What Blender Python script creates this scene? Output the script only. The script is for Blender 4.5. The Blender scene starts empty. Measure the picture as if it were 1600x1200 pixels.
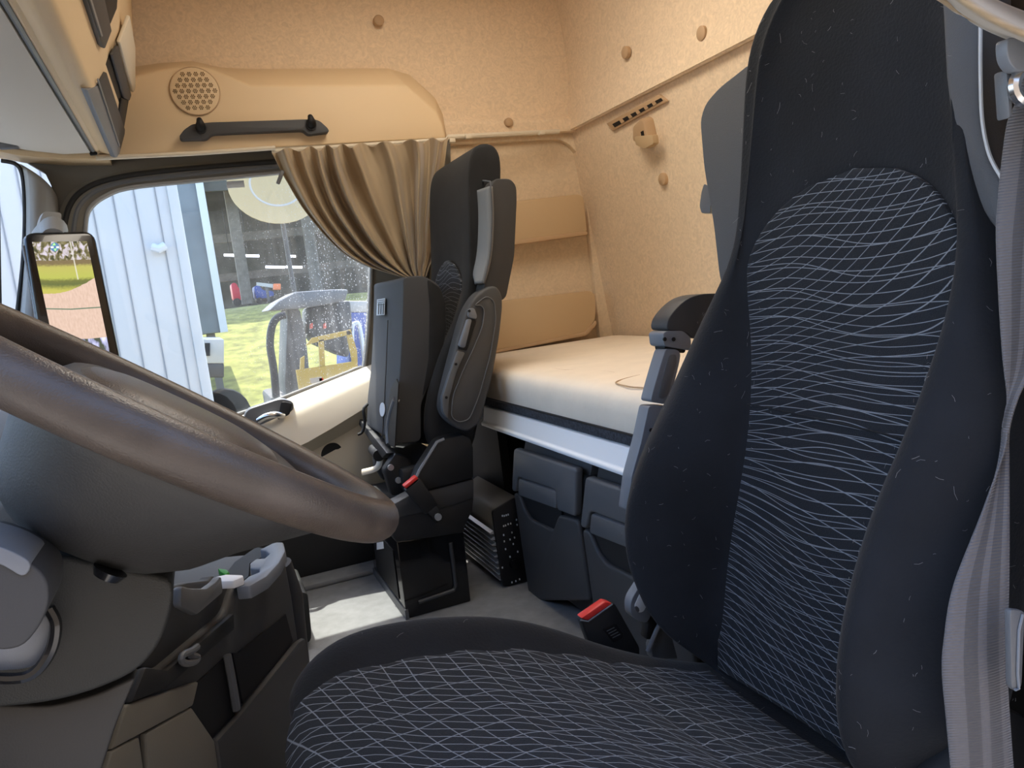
import bpy, bmesh, math, random
from mathutils import Vector, Matrix
random.seed(7)
C = bpy.context.scene.collection
F = 1200.0
# ------------------------------------------------------------------ camera basis (solved from the vanishing points)
_vy = Vector((305-800, -(505-600), -F)).normalized()
_vx = Vector((3800-800, -(80-600), -F)); _vx = (_vx - _vx.dot(_vy)*_vy).normalized()
_vz = _vx.cross(_vy)
RW = Matrix((_vx, _vy, _vz))            # camera -> world
def ray(px, py): return RW @ Vector((px-800, -(py-600), -F))
def P(px, py, **k):
    d = ray(px, py); (a, v), = k.items(); i = 'XYZ'.index(a)
    return d*(v/d[i])
def PP(px, py, p0, n):
    d = ray(px, py); n = Vector(n); return d*(Vector(p0).dot(n)/d.dot(n))
FLOOR = -0.90; WALL = 2.75; ROOF = 1.12
V = Vector
# ------------------------------------------------------------------ materials
def mat(name, col, rough=.5, metal=0, noise=None, bump=None, sheen=0, emit=None, spec=.4, coat=0):
    m = bpy.data.materials.new(name); m.use_nodes = True
    nt = m.node_tree; b = nt.nodes['Principled BSDF']
    b.inputs['Base Color'].default_value = (*col, 1); b.inputs['Roughness'].default_value = rough
    b.inputs['Metallic'].default_value = metal; b.inputs['Specular IOR Level'].default_value = spec
    if sheen: b.inputs['Sheen Weight'].default_value = sheen; b.inputs['Sheen Roughness'].default_value = .4
    if coat: b.inputs['Coat Weight'].default_value = coat
    if emit: b.inputs['Emission Color'].default_value = (*emit[0], 1); b.inputs['Emission Strength'].default_value = emit[1]
    tc = nt.nodes.new('ShaderNodeTexCoord')
    if noise:
        sc, amt = noise[:2]
        n = nt.nodes.new('ShaderNodeTexNoise'); n.inputs['Scale'].default_value = sc; n.inputs['Detail'].default_value = 6
        if len(noise) > 2: n.inputs['Distortion'].default_value = noise[2]
        nt.links.new(tc.outputs['Object'], n.inputs['Vector'])
        r = nt.nodes.new('ShaderNodeValToRGB')
        r.color_ramp.elements[0].position = .3; r.color_ramp.elements[1].position = .7
        r.color_ramp.elements[0].color = (*[c*(1-amt) for c in col], 1); r.color_ramp.elements[1].color = (*[min(1, c*(1+amt)) for c in col], 1)
        nt.links.new(n.outputs['Fac'], r.inputs['Fac']); nt.links.new(r.outputs['Color'], b.inputs['Base Color'])
    if bump:
        n = nt.nodes.new('ShaderNodeTexNoise'); n.inputs['Scale'].default_value = bump[0]; n.inputs['Detail'].default_value = 3
        nt.links.new(tc.outputs['Object'], n.inputs['Vector'])
        bp = nt.nodes.new('ShaderNodeBump'); bp.inputs['Strength'].default_value = bump[1]; bp.inputs['Distance'].default_value = .002
        nt.links.new(n.outputs['Fac'], bp.inputs['Height']); nt.links.new(bp.outputs['Normal'], b.inputs['Normal'])
    return m
def node(nt, t, **kw):
    n = nt.nodes.new(t)
    for k, v in kw.items(): setattr(n, k, v)
    return n
def mth(nt, op, a, b=None, c=None):
    n = nt.nodes.new('ShaderNodeMath'); n.operation = op
    for i, x in enumerate((a, b, c)):
        if x is None: continue
        if isinstance(x, (int, float)): n.inputs[i].default_value = x
        else: nt.links.new(x, n.inputs[i])
    return n.outputs[0]
def line_fabric(name, fams, width=.0011):
    """dark woven cloth crossed by thin wavy white threads; UV in metres"""
    m = mat(name, (.010, .012, .016), .95, sheen=.04, bump=(900, .5)); nt = m.node_tree; b = nt.nodes['Principled BSDF']
    uv = node(nt, 'ShaderNodeUVMap'); sp = node(nt, 'ShaderNodeSeparateXYZ'); nt.links.new(uv.outputs[0], sp.inputs[0])
    u, v = sp.outputs[0], sp.outputs[1]; tot = None
    wob = node(nt, 'ShaderNodeTexNoise'); wob.inputs['Scale'].default_value = 5; wob.inputs['Detail'].default_value = 0
    nt.links.new(uv.outputs[0], wob.inputs['Vector'])
    for (au, av, per, amp, fu, fv, ph, nz, *kk) in fams:
        s = mth(nt, 'ADD', mth(nt, 'MULTIPLY', u, au), mth(nt, 'MULTIPLY', v, av))
        if kk: s = mth(nt, 'ADD', s, mth(nt, 'MULTIPLY', mth(nt, 'MULTIPLY', mth(nt, 'SUBTRACT', u, kk[1]), mth(nt, 'SUBTRACT', v, kk[2])), kk[0]))
        w = mth(nt, 'SINE', mth(nt, 'ADD', mth(nt, 'ADD', mth(nt, 'MULTIPLY', u, fu), mth(nt, 'MULTIPLY', v, fv)), ph))
        s = mth(nt, 'ADD', s, mth(nt, 'MULTIPLY', w, amp)); s = mth(nt, 'ADD', s, mth(nt, 'MULTIPLY', wob.outputs['Fac'], nz))
        t = mth(nt, 'PINGPONG', s, per/2)                    # 0 at every thread
        l = mth(nt, 'SUBTRACT', 1.0, mth(nt, 'DIVIDE', t, width)); l = mth(nt, 'MAXIMUM', l, 0.0); l = mth(nt, 'MINIMUM', mth(nt, 'MULTIPLY', l, 1.7), 1.0)
        tot = l if tot is None else mth(nt, 'MAXIMUM', tot, l)
    mx = node(nt, 'ShaderNodeMixRGB'); mx.inputs[1].default_value = (.0085, .011, .016, 1); mx.inputs[2].default_value = (.20, .22, .25, 1)
    nt.links.new(tot, mx.inputs[0]); nt.links.new(mx.outputs[0], b.inputs['Base Color'])
    return m
M = {}
M['head'] = mat('headliner_felt', (.72, .57, .40), .95, noise=(42, .10, 2.2), bump=(120, .35), sheen=.1)
M['recess'] = mat('side_lining', (.66, .53, .37), .9, noise=(40, .08, 2.0), bump=(140, .3))
M['beige'] = mat('beige_plastic', (.66, .50, .31), .55, bump=(500, .15))
M['beige2'] = mat('tan_plastic', (.50, .36, .21), .5, bump=(500, .12))
M['cream'] = mat('cream_plastic', (.62, .55, .43), .5, bump=(500, .1))
M['plug'] = mat('fastener_tan', (.46, .31, .18), .6)
M['curtain'] = mat('curtain_cloth', (.36, .275, .175), .8, sheen=.3, bump=(700, .2))
M['velvet'] = mat('black_velvet', (.0075, .009, .0125), .95, noise=(9, .3), sheen=.05, bump=(260, .35))
M['velvet2'] = mat('black_cloth', (.011, .0112, .012), .9, noise=(14, .3), sheen=.04, bump=(400, .3))
M['insert'] = line_fabric('wave_thread_cloth', [(0.02, 1, .0120, .0065, 22, 6, .4, .04), (.03, 1, .0150, .0060, 16, 10, 1.2, .05, 1.9, .74, -.25), (-.08, 1, .033, .0060, 28, 9, 2.4, .03)], .00060)
M['insert2'] = line_fabric('wave_thread_cushion', [(1, .42, .0150, .006, 5, 19, .4, .05), (.30, 1, .026, .010, 15, 4, 1.2, .06), (1, -.12, .033, .006, 8, 20, .4, .03)], .0009)
M['cushcloth'] = mat('cushion_back_cloth', (.048, .050, .054), .7, bump=(900, .3))
M['padlight'] = mat('pale_grey_cloth', (.17, .175, .18), .75, bump=(900, .3))
M['armgrey'] = mat('armrest_grey_skin', (.060, .060, .061), .6, bump=(900, .2))
M['wing'] = mat('grey_shoulder_cloth', (.085, .088, .096), .8, bump=(900, .35))
M['wingside'] = mat('charcoal_side_cloth', (.040, .038, .037), .75, bump=(900, .3))
M['piping'] = mat('pale_piping', (.55, .56, .57), .5)
M['dark'] = mat('dark_plastic', (.012, .0125, .014), .58, bump=(900, .15))
M['dark2'] = mat('charcoal_plastic', (.043, .044, .047), .55, bump=(900, .15))
M['mid'] = mat('grey_plastic', (.105, .110, .118), .42, bump=(900, .12))
M['light'] = mat('silver_grey_plastic', (.16, .175, .20), .38, bump=(900, .08))
M['trim'] = mat('olive_grey_trim', (.135, .127, .108), .6, bump=(700, .15))
M['pillar'] = mat('pillar_trim', (.27, .27, .265), .6, bump=(700, .12))
M['black'] = mat('black_gap', (.004, .004, .005), .6)
M['gloss'] = mat('gloss_black_steel', (.006, .006, .007), .18, coat=.4)
M['rubber'] = mat('rubber_seal', (.014, .014, .014), .6)
M['wheel'] = mat('leather_rim', (.072, .057, .047), .34, noise=(25, .2), bump=(700, .25))
M['hub'] = mat('hub_plastic', (.030, .029, .028), .5, bump=(600, .15))
M['shroud'] = mat('column_plastic', (.022, .023, .022), .55, bump=(800, .3))
M['visor'] = mat('grey_visor_cloth', (.56, .53, .48), .8, bump=(600, .1))
M['matt'] = mat('mattress_cover', (.80, .70, .57), .9, bump=(60, .35), noise=(12, .04))
M['mattside'] = mat('mattress_base_cloth', (.045, .047, .055), .95, noise=(160, .5))
M['alu'] = mat('pale_aluminium', (.80, .84, .87), .4)
M['metal'] = mat('bright_metal', (.7, .7, .7), .25, metal=1)
M['fin'] = mat('finned_metal', (.42, .44, .46), .35, metal=.5)
M['red'] = mat('red_plastic', (.62, .035, .03), .4)
M['white'] = mat('white_plastic', (.75, .76, .77), .4)
M['print'] = mat('pale_print', (.50, .54, .58), .6)
M['floor'] = mat('floor_rubber', (.17, .174, .176), .75, noise=(30, .12), bump=(300, .3))
M['belt'] = mat('belt_webbing', (.085, .09, .115), .55, sheen=.3)
M['green'] = mat('green_plastic', (.03, .25, .03), .5)
# belt webbing gets fine cross ribs
def ribs(m, axis, scale, strength):
    nt = m.node_tree; tc = nt.nodes.new('ShaderNodeTexCoord'); w = nt.nodes.new('ShaderNodeTexWave')
    w.bands_direction = axis; w.inputs['Scale'].default_value = scale
    nt.links.new(tc.outputs['Object'], w.inputs['Vector']); bp = nt.nodes.new('ShaderNodeBump'); bp.inputs['Strength'].default_value = strength; bp.inputs['Distance'].default_value = .001
    nt.links.new(w.outputs['Fac'], bp.inputs['Height']); nt.links.new(bp.outputs['Normal'], nt.nodes['Principled BSDF'].inputs['Normal'])
ribs(M['belt'], 'Z', 120, .6)
nt = M['belt'].node_tree; uvn = node(nt, 'ShaderNodeUVMap'); spn = node(nt, 'ShaderNodeSeparateXYZ'); nt.links.new(uvn.outputs[0], spn.inputs[0])
rp_ = node(nt, 'ShaderNodeValToRGB'); rp_.color_ramp.interpolation = 'CONSTANT'; e_ = rp_.color_ramp.elements
e_[0].position = 0; e_[0].color = (.115, .108, .112, 1); e_[1].position = .82; e_[1].color = (.115, .108, .112, 1)
for p_, c_ in ((.26, .070), (.46, .115), (.60, .070)):
    x_ = e_.new(p_); x_.color = (c_, c_*.94, c_*.98, 1)
nt.links.new(spn.outputs[0], rp_.inputs[0]); nt.links.new(rp_.outputs[0], nt.nodes['Principled BSDF'].inputs['Base Color'])
# ------------------------------------------------------------------ object helpers
ORG = {}
def thing(name, label, cat, loc, group=None):
    o = bpy.data.objects.new(name, None); C.objects.link(o); o.location = loc; ORG[o] = V(loc)
    o['label'] = label; o['category'] = cat
    if group: o['group'] = group
    return o
def link(name, bm, m, parent=None, sharp=40, smooth=True, label=None, cat=None, group=None, kind=None):
    me = bpy.data.meshes.new(name)
    bmesh.ops.remove_doubles(bm, verts=bm.verts, dist=1e-6)
    bmesh.ops.recalc_face_normals(bm, faces=bm.faces)
    if parent is not None: off = ORG[parent]
    else:
        xs = [v.co for v in bm.verts]
        off = V(((min(c.x for c in xs)+max(c.x for c in xs))/2, (min(c.y for c in xs)+max(c.y for c in xs))/2, min(c.z for c in xs)))
    for v in bm.verts: v.co -= off
    bm.to_mesh(me); bm.free()
    for p in me.polygons: p.use_smooth = smooth
    if smooth and sharp: me.set_sharp_from_angle(angle=math.radians(sharp))
    for x in (m if isinstance(m, (list, tuple)) else [m]): me.materials.append(x)
    o = bpy.data.objects.new(name, me); C.objects.link(o)
    if parent is not None: o.parent = parent
    else: o.location = off
    ORG[o] = off
    if label: o['label'] = label
    if cat: o['category'] = cat
    if group: o['group'] = group
    if kind: o['kind'] = kind
    return o
def round_poly(pts, r, n=4):
    out = []; N = len(pts)
    for i in range(N):
        p, a, b = pts[i], pts[i-1], pts[(i+1) % N]
        ra = min(r, (a-p).length*.48, (b-p).length*.48)
        s = p+(a-p).normalized()*ra; e = p+(b-p).normalized()*ra
        for k in range(n+1):
            t = k/n; out.append(s*(1-t)**2+p*2*t*(1-t)+e*t*t)
    return out
def prism(pts, vec, bm=None, bev=0, seg=2, taper=1.0):
    bm = bm or bmesh.new(); tmp = bmesh.new(); vec = V(vec)
    c = sum(pts, V())/len(pts)
    a = [tmp.verts.new(p) for p in pts]; b = [tmp.verts.new(c+(p-c)*taper+vec) for p in pts]
    tmp.faces.new(a); tmp.faces.new(b[::-1]); N = len(pts)
    for i in range(N): tmp.faces.new((a[i], b[i], b[(i+1) % N], a[(i+1) % N]))
    bmesh.ops.recalc_face_normals(tmp, faces=tmp.faces)
    if bev:
        es = [e for e in tmp.edges if len(e.link_faces) == 2 and e.calc_face_angle(0) > .5]
        bmesh.ops.bevel(tmp, geom=es, offset=bev, segments=seg, profile=.5, affect='EDGES', clamp_overlap=True)
    me = bpy.data.meshes.new('t'); tmp.to_mesh(me); tmp.free(); bm.from_mesh(me); bpy.data.meshes.remove(me)
    return bm
def box(c, s, bm=None, bev=0, rot=None, seg=2):
    c = V(c); x, y, z = [k/2 for k in s]
    pts = [V((-x, -y, -z)), V((x, -y, -z)), V((x, y, -z)), V((-x, y, -z))]; vec = V((0, 0, 2*z))
    if rot is not None: pts = [rot @ p for p in pts]; vec = rot @ vec
    return prism([p+c for p in pts], vec, bm, bev, seg)
def tube(path, r, bm=None, n=10, closed=False, cap=True, flat=1.0):
    bm = bm or bmesh.new(); path = [V(p) for p in path]; N = len(path); rings = []
    rs = r if isinstance(r, (list, tuple)) else [r]*N
    up = None
    for i in range(N):
        if closed: t = (path[(i+1) % N]-path[i-1]).normalized()
        else: t = (path[min(i+1, N-1)]-path[max(i-1, 0)]).normalized()
        if up is None: up = t.orthogonal().normalized()
        up = (up-t*up.dot(t)).normalized(); s = t.cross(up)
        rings.append([bm.verts.new(path[i]+(up*math.cos(2*math.pi*k/n)+s*math.sin(2*math.pi*k/n)*flat)*rs[i]) for k in range(n)])
    L = N if closed else N-1
    for i in range(L):
        A, B = rings[i], rings[(i+1) % N]
        for k in range(n): bm.faces.new((A[k], A[(k+1) % n], B[(k+1) % n], B[k]))
    if cap and not closed: bm.faces.new(rings[0][::-1]); bm.faces.new(rings[-1])
    return bm
def loft(rings, bm=None, cap=True, closed_ring=True, closed=False):
    bm = bm or bmesh.new(); R = [[bm.verts.new(p) for p in r] for r in rings]; n = len(R[0])
    for i in range(len(R) if closed else len(R)-1):
        A, B = R[i], R[(i+1) % len(R)]
        for k in range(n if closed_ring else n-1): bm.faces.new((A[k], A[(k+1) % n], B[(k+1) % n], B[k]))
    if cap and closed_ring and not closed: bm.faces.new(R[0][::-1]); bm.faces.new(R[-1])
    return bm
def grid(fn, nu, nv, bm=None, uvfn=None):
    bm = bm or bmesh.new(); vs = [[bm.verts.new(fn(i/nu, j/nv)) for j in range(nv+1)] for i in range(nu+1)]
    lay = bm.loops.layers.uv.verify() if uvfn else None
    for i in range(nu):
        for j in range(nv):
            f = bm.faces.new((vs[i][j], vs[i+1][j], vs[i+1][j+1], vs[i][j+1]))
            if uvfn:
                for l, (a, b) in zip(f.loops, ((i, j), (i+1, j), (i+1, j+1), (i, j+1))): l[lay].uv = uvfn(a/nu, b/nv)
    return bm
def lerp_tab(tab, x):
    if x <= tab[0][0]: return tab[0][1:]
    for a, b in zip(tab, tab[1:]):
        if x <= b[0]:
            t = (x-a[0])/(b[0]-a[0]); t = t*t*(3-2*t)*.5+t*.5
            return tuple(p+(q-p)*t for p, q in zip(a[1:], b[1:]))
    return tab[-1][1:]
def poly_at(pts, t):
    """point at fraction t along a polyline of Vectors (Catmull-Rom)"""
    n = len(pts)-1; x = min(max(t, 0), 1)*n; i = min(int(x), n-1); f = x-i
    p0, p1, p2, p3 = pts[max(i-1, 0)], pts[i], pts[i+1], pts[min(i+2, n)]
    return .5*((2*p1)+(p2-p0)*f+(2*p0-5*p1+4*p2-p3)*f*f+(3*p1-p0-3*p2+p3)*f**3)
def smooth_path(pts, n): return [poly_at(pts, i/n) for i in range(n+1)]
def subsurf(o, n=2):
    md = o.modifiers.new('sub', 'SUBSURF'); md.levels = n; md.render_levels = n
def slabgrid(fn, nu, nv, back):
    back = V(back); bm = grid(fn, nu, nv); grid(lambda u, v: fn(u, v)+back, nu, nv, bm)
    rim = [(i/nu, 0) for i in range(nu+1)]+[(1, j/nv) for j in range(1, nv+1)]+[(1-i/nu, 1) for i in range(1, nu+1)]+[(0, 1-j/nv) for j in range(1, nv)]
    loft([[fn(u, v) for u, v in rim], [fn(u, v)+back for u, v in rim]], bm, cap=False)
    return bm
def solid(o, t, off=0):
    md = o.modifiers.new('sol', 'SOLIDIFY'); md.thickness = t; md.offset = off
def struct(name, bm, m, **k): return link(name, bm, m, kind='structure', **k)
def pixpoly(pts, **k): return [P(x, y, **k) for x, y in pts]
Yv = lambda d: V((0, d, 0))
# ================================================================== SETTING
struct('floor', prism([V((-1.0, .40, FLOOR)), V((1.6, .40, FLOOR)), V((1.6, WALL, FLOOR)), V((-1.0, WALL, FLOOR))], (0, 0, -.05)), M['floor'])
struct('ceiling', prism([V((-.75, .36, ROOF)), V((1.62, .36, ROOF)), V((1.62, WALL+.1, ROOF)), V((-.75, WALL+.1, ROOF))], (0, 0, .05)), M['head'])
# rear wall: felt-lined lower part, and the upper part that leans forward above the crease
xr = lambda z: 1.467+(.56-z)*.105
def rear_low(u, v):
    z = -.90+(.56+.90)*v; return V((xr(z), .40+(WALL-.36)*u, z))
o = struct('wall_rear', slabgrid(rear_low, 12, 12, (.05, 0, 0)), M['head'])
def rear_up(u, v):
    z = .56+(ROOF-.56)*v; return V((1.452+.03*math.sin(v*3.0)-.02*v-.012*(1-v)**6, .40+(WALL-.36)*u, z))
o = struct('wall_rear_upper', slabgrid(rear_up, 12, 10, (.05, 0, 0)), M['head'])
o = struct('trim_1', tube([V((1.452, .42, .562)), V((1.452, 2.70, .562))], .007), M['head'])
# passenger-side wall: lining with the rounded recess beside the bunk; upper lining above it
up = [(-.60, .53), (1.56, .53), (1.56, ROOF), (-.60, ROOF)]
def side_up(u, v):
    x = -.7+2.25*u; z = .555+(ROOF-.555)*v
    b = .03*max(0, 1-abs(z-.60)/.05) if z < .60 else .03*max(0, 1-(z-.60)/.10)
    return V((x, WALL-.012-.03*(1 if z < .60 else max(0, 1-(z-.60)/.025)), z))
o = struct('wall_side_upper', slabgrid(side_up, 24, 48, (0, .05, 0)), M['head'], sharp=60)
# lower side lining: flat wall set back, ringed by a raised rounded border toward the rear corner
o = struct('wall_side', prism([V((.70, WALL+.02, FLOOR)), V((1.6, WALL+.02, FLOOR)), V((1.6, WALL+.02, .56)), V((.70, WALL+.02, .56))], Yv(.05)), M['recess'])
bord = pixpoly([(905, 206), (930, 206), (965, 235), (985, 520), (985, 620), (945, 600), (935, 500), (911, 268), (904, 242), (890, 225), (872, 217), (700, 226), (700, 209)], Y=WALL-.006)
struct('trim_2', prism(round_poly(bord, .02, 3), Yv(.04), bev=.004), M['recess'])
# sill above the pocket recess near the bunk level
# passenger door: dark header, A-pillar, window ring, cream lower panel
Yd = 2.70
inner = [(134, 360), (139, 328), (165, 306), (210, 292), (340, 279), (520, 262), (570, 262), (578, 300), (580, 420), (571, 560), (556, 576), (470, 610), (392, 640), (300, 668), (200, 690), (152, 640), (138, 480)]
outer = [(84, 370), (96, 322), (118, 293), (165, 274), (240, 261), (420, 247), (640, 232), (700, 232), (705, 420), (640, 560), (585, 600), (480, 648), (392, 680), (300, 712), (170, 735), (100, 690), (90, 520)]
ri = pixpoly(inner, Y=Yd); ro = pixpoly(outer, Y=Yd-.01)
def ring_between(a, b, d0, d1, n=72):
    """closed window ring: outer loop a, inner loop b, given a thickness"""
    def samp(l): return [poly_at(l+[l[0]], i/n) for i in range(n)]
    A, B = samp(a), samp(b); return loft([[A[i], A[i]+(B[i]-A[i])*.25+Yv(-d0), B[i]+(A[i]-B[i])*.3+Yv(-d0), B[i], B[i]+Yv(d1), A[i]+Yv(d1)] for i in range(n)], closed=True)
struct('window_1', ring_between(ro, ri, .012, .05), M['trim'])
mid1 = [a+(b-a)*.30+Yv(-.012) for a, b in zip(ro, ri)]; mid2 = [a+(b-a)*.62+Yv(-.010) for a, b in zip(ro, ri)]
wr = bpy.data.objects['window_1']
sm = lambda l, n=90: [poly_at(l+[l[0]], i/n) for i in range(n)]
link('rubber_seal', tube(sm(mid1), .008, closed=True, n=8), M['rubber'], wr)
link('rubber_seal', tube(sm(mid2), .007, closed=True, n=8), M['mid'], wr)
link('inner_lip', tube(sm([p+Yv(-.004) for p in ri]), .006, closed=True, n=8), M['pillar'], wr)
# glass
g = bpy.data.materials.new('dusty_glass'); g.use_nodes = True; nt = g.node_tree; nt.nodes.clear()
out = node(nt, 'ShaderNodeOutputMaterial'); tr = node(nt, 'ShaderNodeBsdfTransparent'); gl = node(nt, 'ShaderNodeBsdfGlossy'); df = node(nt, 'ShaderNodeBsdfDiffuse')
tr.inputs[0].default_value = (.93, .96, .97, 1); gl.inputs['Roughness'].default_value = .02; df.inputs[0].default_value = (.75, .78, .8, 1)
fr = node(nt, 'ShaderNodeLayerWeight'); fr.inputs[0].default_value = .5; mx = node(nt, 'ShaderNodeMixShader'); mx2 = node(nt, 'ShaderNodeMixShader')
nt.links.new(mth(nt, 'MULTIPLY_ADD', mth(nt, 'POWER', fr.outputs['Facing'], 5.0), .8, .03), mx.inputs[0]); nt.links.new(tr.outputs[0], mx.inputs[1]); nt.links.new(gl.outputs[0], mx.inputs[2])
tc = node(nt, 'ShaderNodeTexCoord'); mp = node(nt, 'ShaderNodeMapping'); mp.inputs['Scale'].default_value = (1, 1, .55); nt.links.new(tc.outputs['Object'], mp.inputs[0])
vo = node(nt, 'ShaderNodeTexVoronoi'); vo.inputs['Scale'].default_value = 140; nt.links.new(mp.outputs[0], vo.inputs['Vector'])
nz = node(nt, 'ShaderNodeTexNoise'); nz.inputs['Scale'].default_value = 7; nt.links.new(tc.outputs['Object'], nz.inputs['Vector'])
sx = node(nt, 'ShaderNodeSeparateXYZ'); nt.links.new(tc.outputs['Object'], sx.inputs[0])
edge = mth(nt, 'MULTIPLY_ADD', sx.outputs[0], 1.6, .45)         # dustier toward the rear of the pane
dens = mth(nt, 'MULTIPLY', mth(nt, 'MINIMUM', mth(nt, 'MAXIMUM', edge, 0.02), 1.0), mth(nt, 'MULTIPLY', nz.outputs['Fac'], 1.5))
spot = mth(nt, 'LESS_THAN', vo.outputs['Distance'], mth(nt, 'MULTIPLY', dens, .31))
drip_m = node(nt, 'ShaderNodeMapping'); drip_m.inputs['Scale'].default_value = (60, 60, 3); nt.links.new(tc.outputs['Object'], drip_m.inputs[0])
drip = node(nt, 'ShaderNodeTexNoise'); drip.inputs['Scale'].default_value = 1.0; nt.links.new(drip_m.outputs[0], drip.inputs['Vector'])
film = mth(nt, 'MULTIPLY', mth(nt, 'MULTIPLY', drip.outputs['Fac'], dens), .16)
fac = mth(nt, 'MINIMUM', mth(nt, 'MAXIMUM', mth(nt, 'MULTIPLY', spot, .42), film), .9)
tl = node(nt, 'ShaderNodeBsdfTranslucent'); tl.inputs[0].default_value = (.8, .82, .84, 1); ad = node(nt, 'ShaderNodeMixShader'); ad.inputs[0].default_value = .5
nt.links.new(df.outputs[0], ad.inputs[1]); nt.links.new(tl.outputs[0], ad.inputs[2])
nt.links.new(fac, mx2.inputs[0]); nt.links.new(mx.outputs[0], mx2.inputs[1]); nt.links.new(ad.outputs[0], mx2.inputs[2]); nt.links.new(mx2.outputs[0], out.inputs[0])
M['glass'] = g
g2 = g.copy(); g2.name = 'clear_glass'
M['clear'] = g2
n2 = g2.node_tree
for l in list(n2.links):
    if l.to_node.type == 'OUTPUT_MATERIAL': n2.links.remove(l)
n2.links.new([n for n in n2.nodes if n.type == 'MIX_SHADER'][0].outputs[0], [n for n in n2.nodes if n.type == 'OUTPUT_MATERIAL'][0].inputs[0])
gp = [p+Yv(.02)+(p-sum(ri, V())/len(ri)).normalized()*.008 for p in sm(ri, 60)]
link('glass_pane', prism(gp, Yv(.005)), M['glass'], wr)
# small sticker in the lower rear corner of the pane
def sticker(px, py, w, h, m, parent, name='sticker'):
    c = P(px, py, Y=Yd+.017); return link(name, box(c, (w, .001, h)), m, parent)
sticker(494, 594, .040, .018, M['white'], wr); sticker(502, 593, .014, .010, M['red'], wr)
sticker(368, 288, .055, .022, M['print'], wr)
# door header and pillar trim between the window ring and the beige lining
hp = pixpoly([(36, 250), (60, 246), (160, 246), (430, 231), (704, 214), (705, 262), (640, 262), (420, 270), (240, 284), (165, 297), (128, 318), (112, 350), (106, 700), (70, 700), (84, 350), (80, 290), (70, 270)], Y=Yd+.005)
struct('trim_3', prism(hp, Yv(.05), bev=.004), M['trim'])
# A-pillar: bulges inward from the door edge to the windscreen
ap = [((24, 248), (36, 256), (72, 275), (92, 300)), ((30, 262), (40, 272), (74, 290), (94, 322)), ((34, 290), (43, 300), (72, 320), (96, 350)), ((35, 340), (44, 350), (70, 365), (96, 390)), ((32, 400), (42, 410), (70, 420), (98, 450)), ((24, 480), (36, 490), (66, 500), (100, 530)), ((12, 620), (26, 630), (60, 640), (104, 680)), ((2, 760), (20, 770), (56, 790), (110, 800))]
rings = []
for (a, b, c, d) in ap:
    rings.append([P(*a, Y=2.68), P(*b, Y=2.60), P(*c, Y=2.61), P(*d, Y=2.70), P(*d, Y=2.78), P(*a, Y=2.80)])
o = struct('trim_4', loft(rings), M['pillar'], sharp=60); subsurf(o, 2)
link('edge_seal', tube(smooth_path([P(x, y, Y=2.64) for x, y in ((2, 251), (24, 256), (34, 270), (38, 300), (39, 350), (36, 410), (28, 480), (14, 600))], 30), .006, n=8), M['rubber'], o)
# cream door panel below the window, with the shelf-like swell, then the black lower panel
yd0 = 2.60
top = [P(x, y, Y=2.69) for x, y in ((300, 672), (392, 648), (470, 618), (556, 584), (590, 570), (640, 545))]
m1 = [P(x, y, Y=2.635) for x, y in ((300, 715), (392, 690), (470, 655), (556, 612), (590, 596), (640, 570))]
m2 = [P(x, y, Y=2.60) for x, y in ((300, 760), (392, 726), (480, 688), (575, 632), (600, 618), (650, 590))]
m3 = [P(x, y, Y=2.66) for x, y in ((300, 775), (392, 740), (485, 702), (575, 652), (600, 640), (650, 610))]
m4 = [P(x, y, Y=2.65) for x, y in ((320, 860), (400, 842), (485, 828), (575, 812), (610, 805), (665, 795))]
for r_ in (top, m1, m2, m3, m4): r_.insert(0, r_[0]+V((-.36, 0, 0)))
o = struct('door_1', loft([[poly_at(r, i/16) for i in range(17)] for r in (top, m1, m2, m3, m4)], closed_ring=False, cap=False), M['cream'], sharp=50); solid(o, .03, 0)
dr = o
link('lower_panel', prism([V((-.35, 2.60, FLOOR)), V((.80, 2.60, FLOOR)), V((.80, 2.60, -.68)), V((-.35, 2.60, -.68))], Yv(.08), bev=.02, seg=3), M['dark'], dr)
link('sill_step', prism([V((-.35, 2.50, FLOOR)), V((.72, 2.50, FLOOR)), V((.72, 2.60, FLOOR)), V((-.35, 2.60, FLOOR))], (0, 0, .018), bev=.006), M['floor'], dr)
# dark grab recess with chrome pull, black oval pocket
hpn = pixpoly([(385, 640), (440, 622), (461, 628), (452, 668), (430, 700), (395, 720), (360, 720)], Y=2.645)
link('pull_recess', prism(round_poly(hpn, .02), Yv(.045), bev=.006), M['mid'], dr)
hpn = pixpoly([(440, 627), (458, 630), (446, 668), (432, 664)], Y=2.64)
link('recess_edge', prism(round_poly(hpn, .01), Yv(.02), bev=.004), M['dark'], dr)
link('door_pull', tube(smooth_path([P(404, 657, Y=2.63), P(415, 651, Y=2.615), P(430, 648, Y=2.61), P(442, 650, Y=2.63)], 12), .011, n=10), M['metal'], dr)
hpn = pixpoly([(500, 706), (510, 693), (526, 690), (538, 700), (541, 730), (520, 745), (500, 730)], Y=2.645)
link('oval_pocket', prism(round_poly(hpn, .02), Yv(.02), bev=.004), M['black'], dr)
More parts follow.
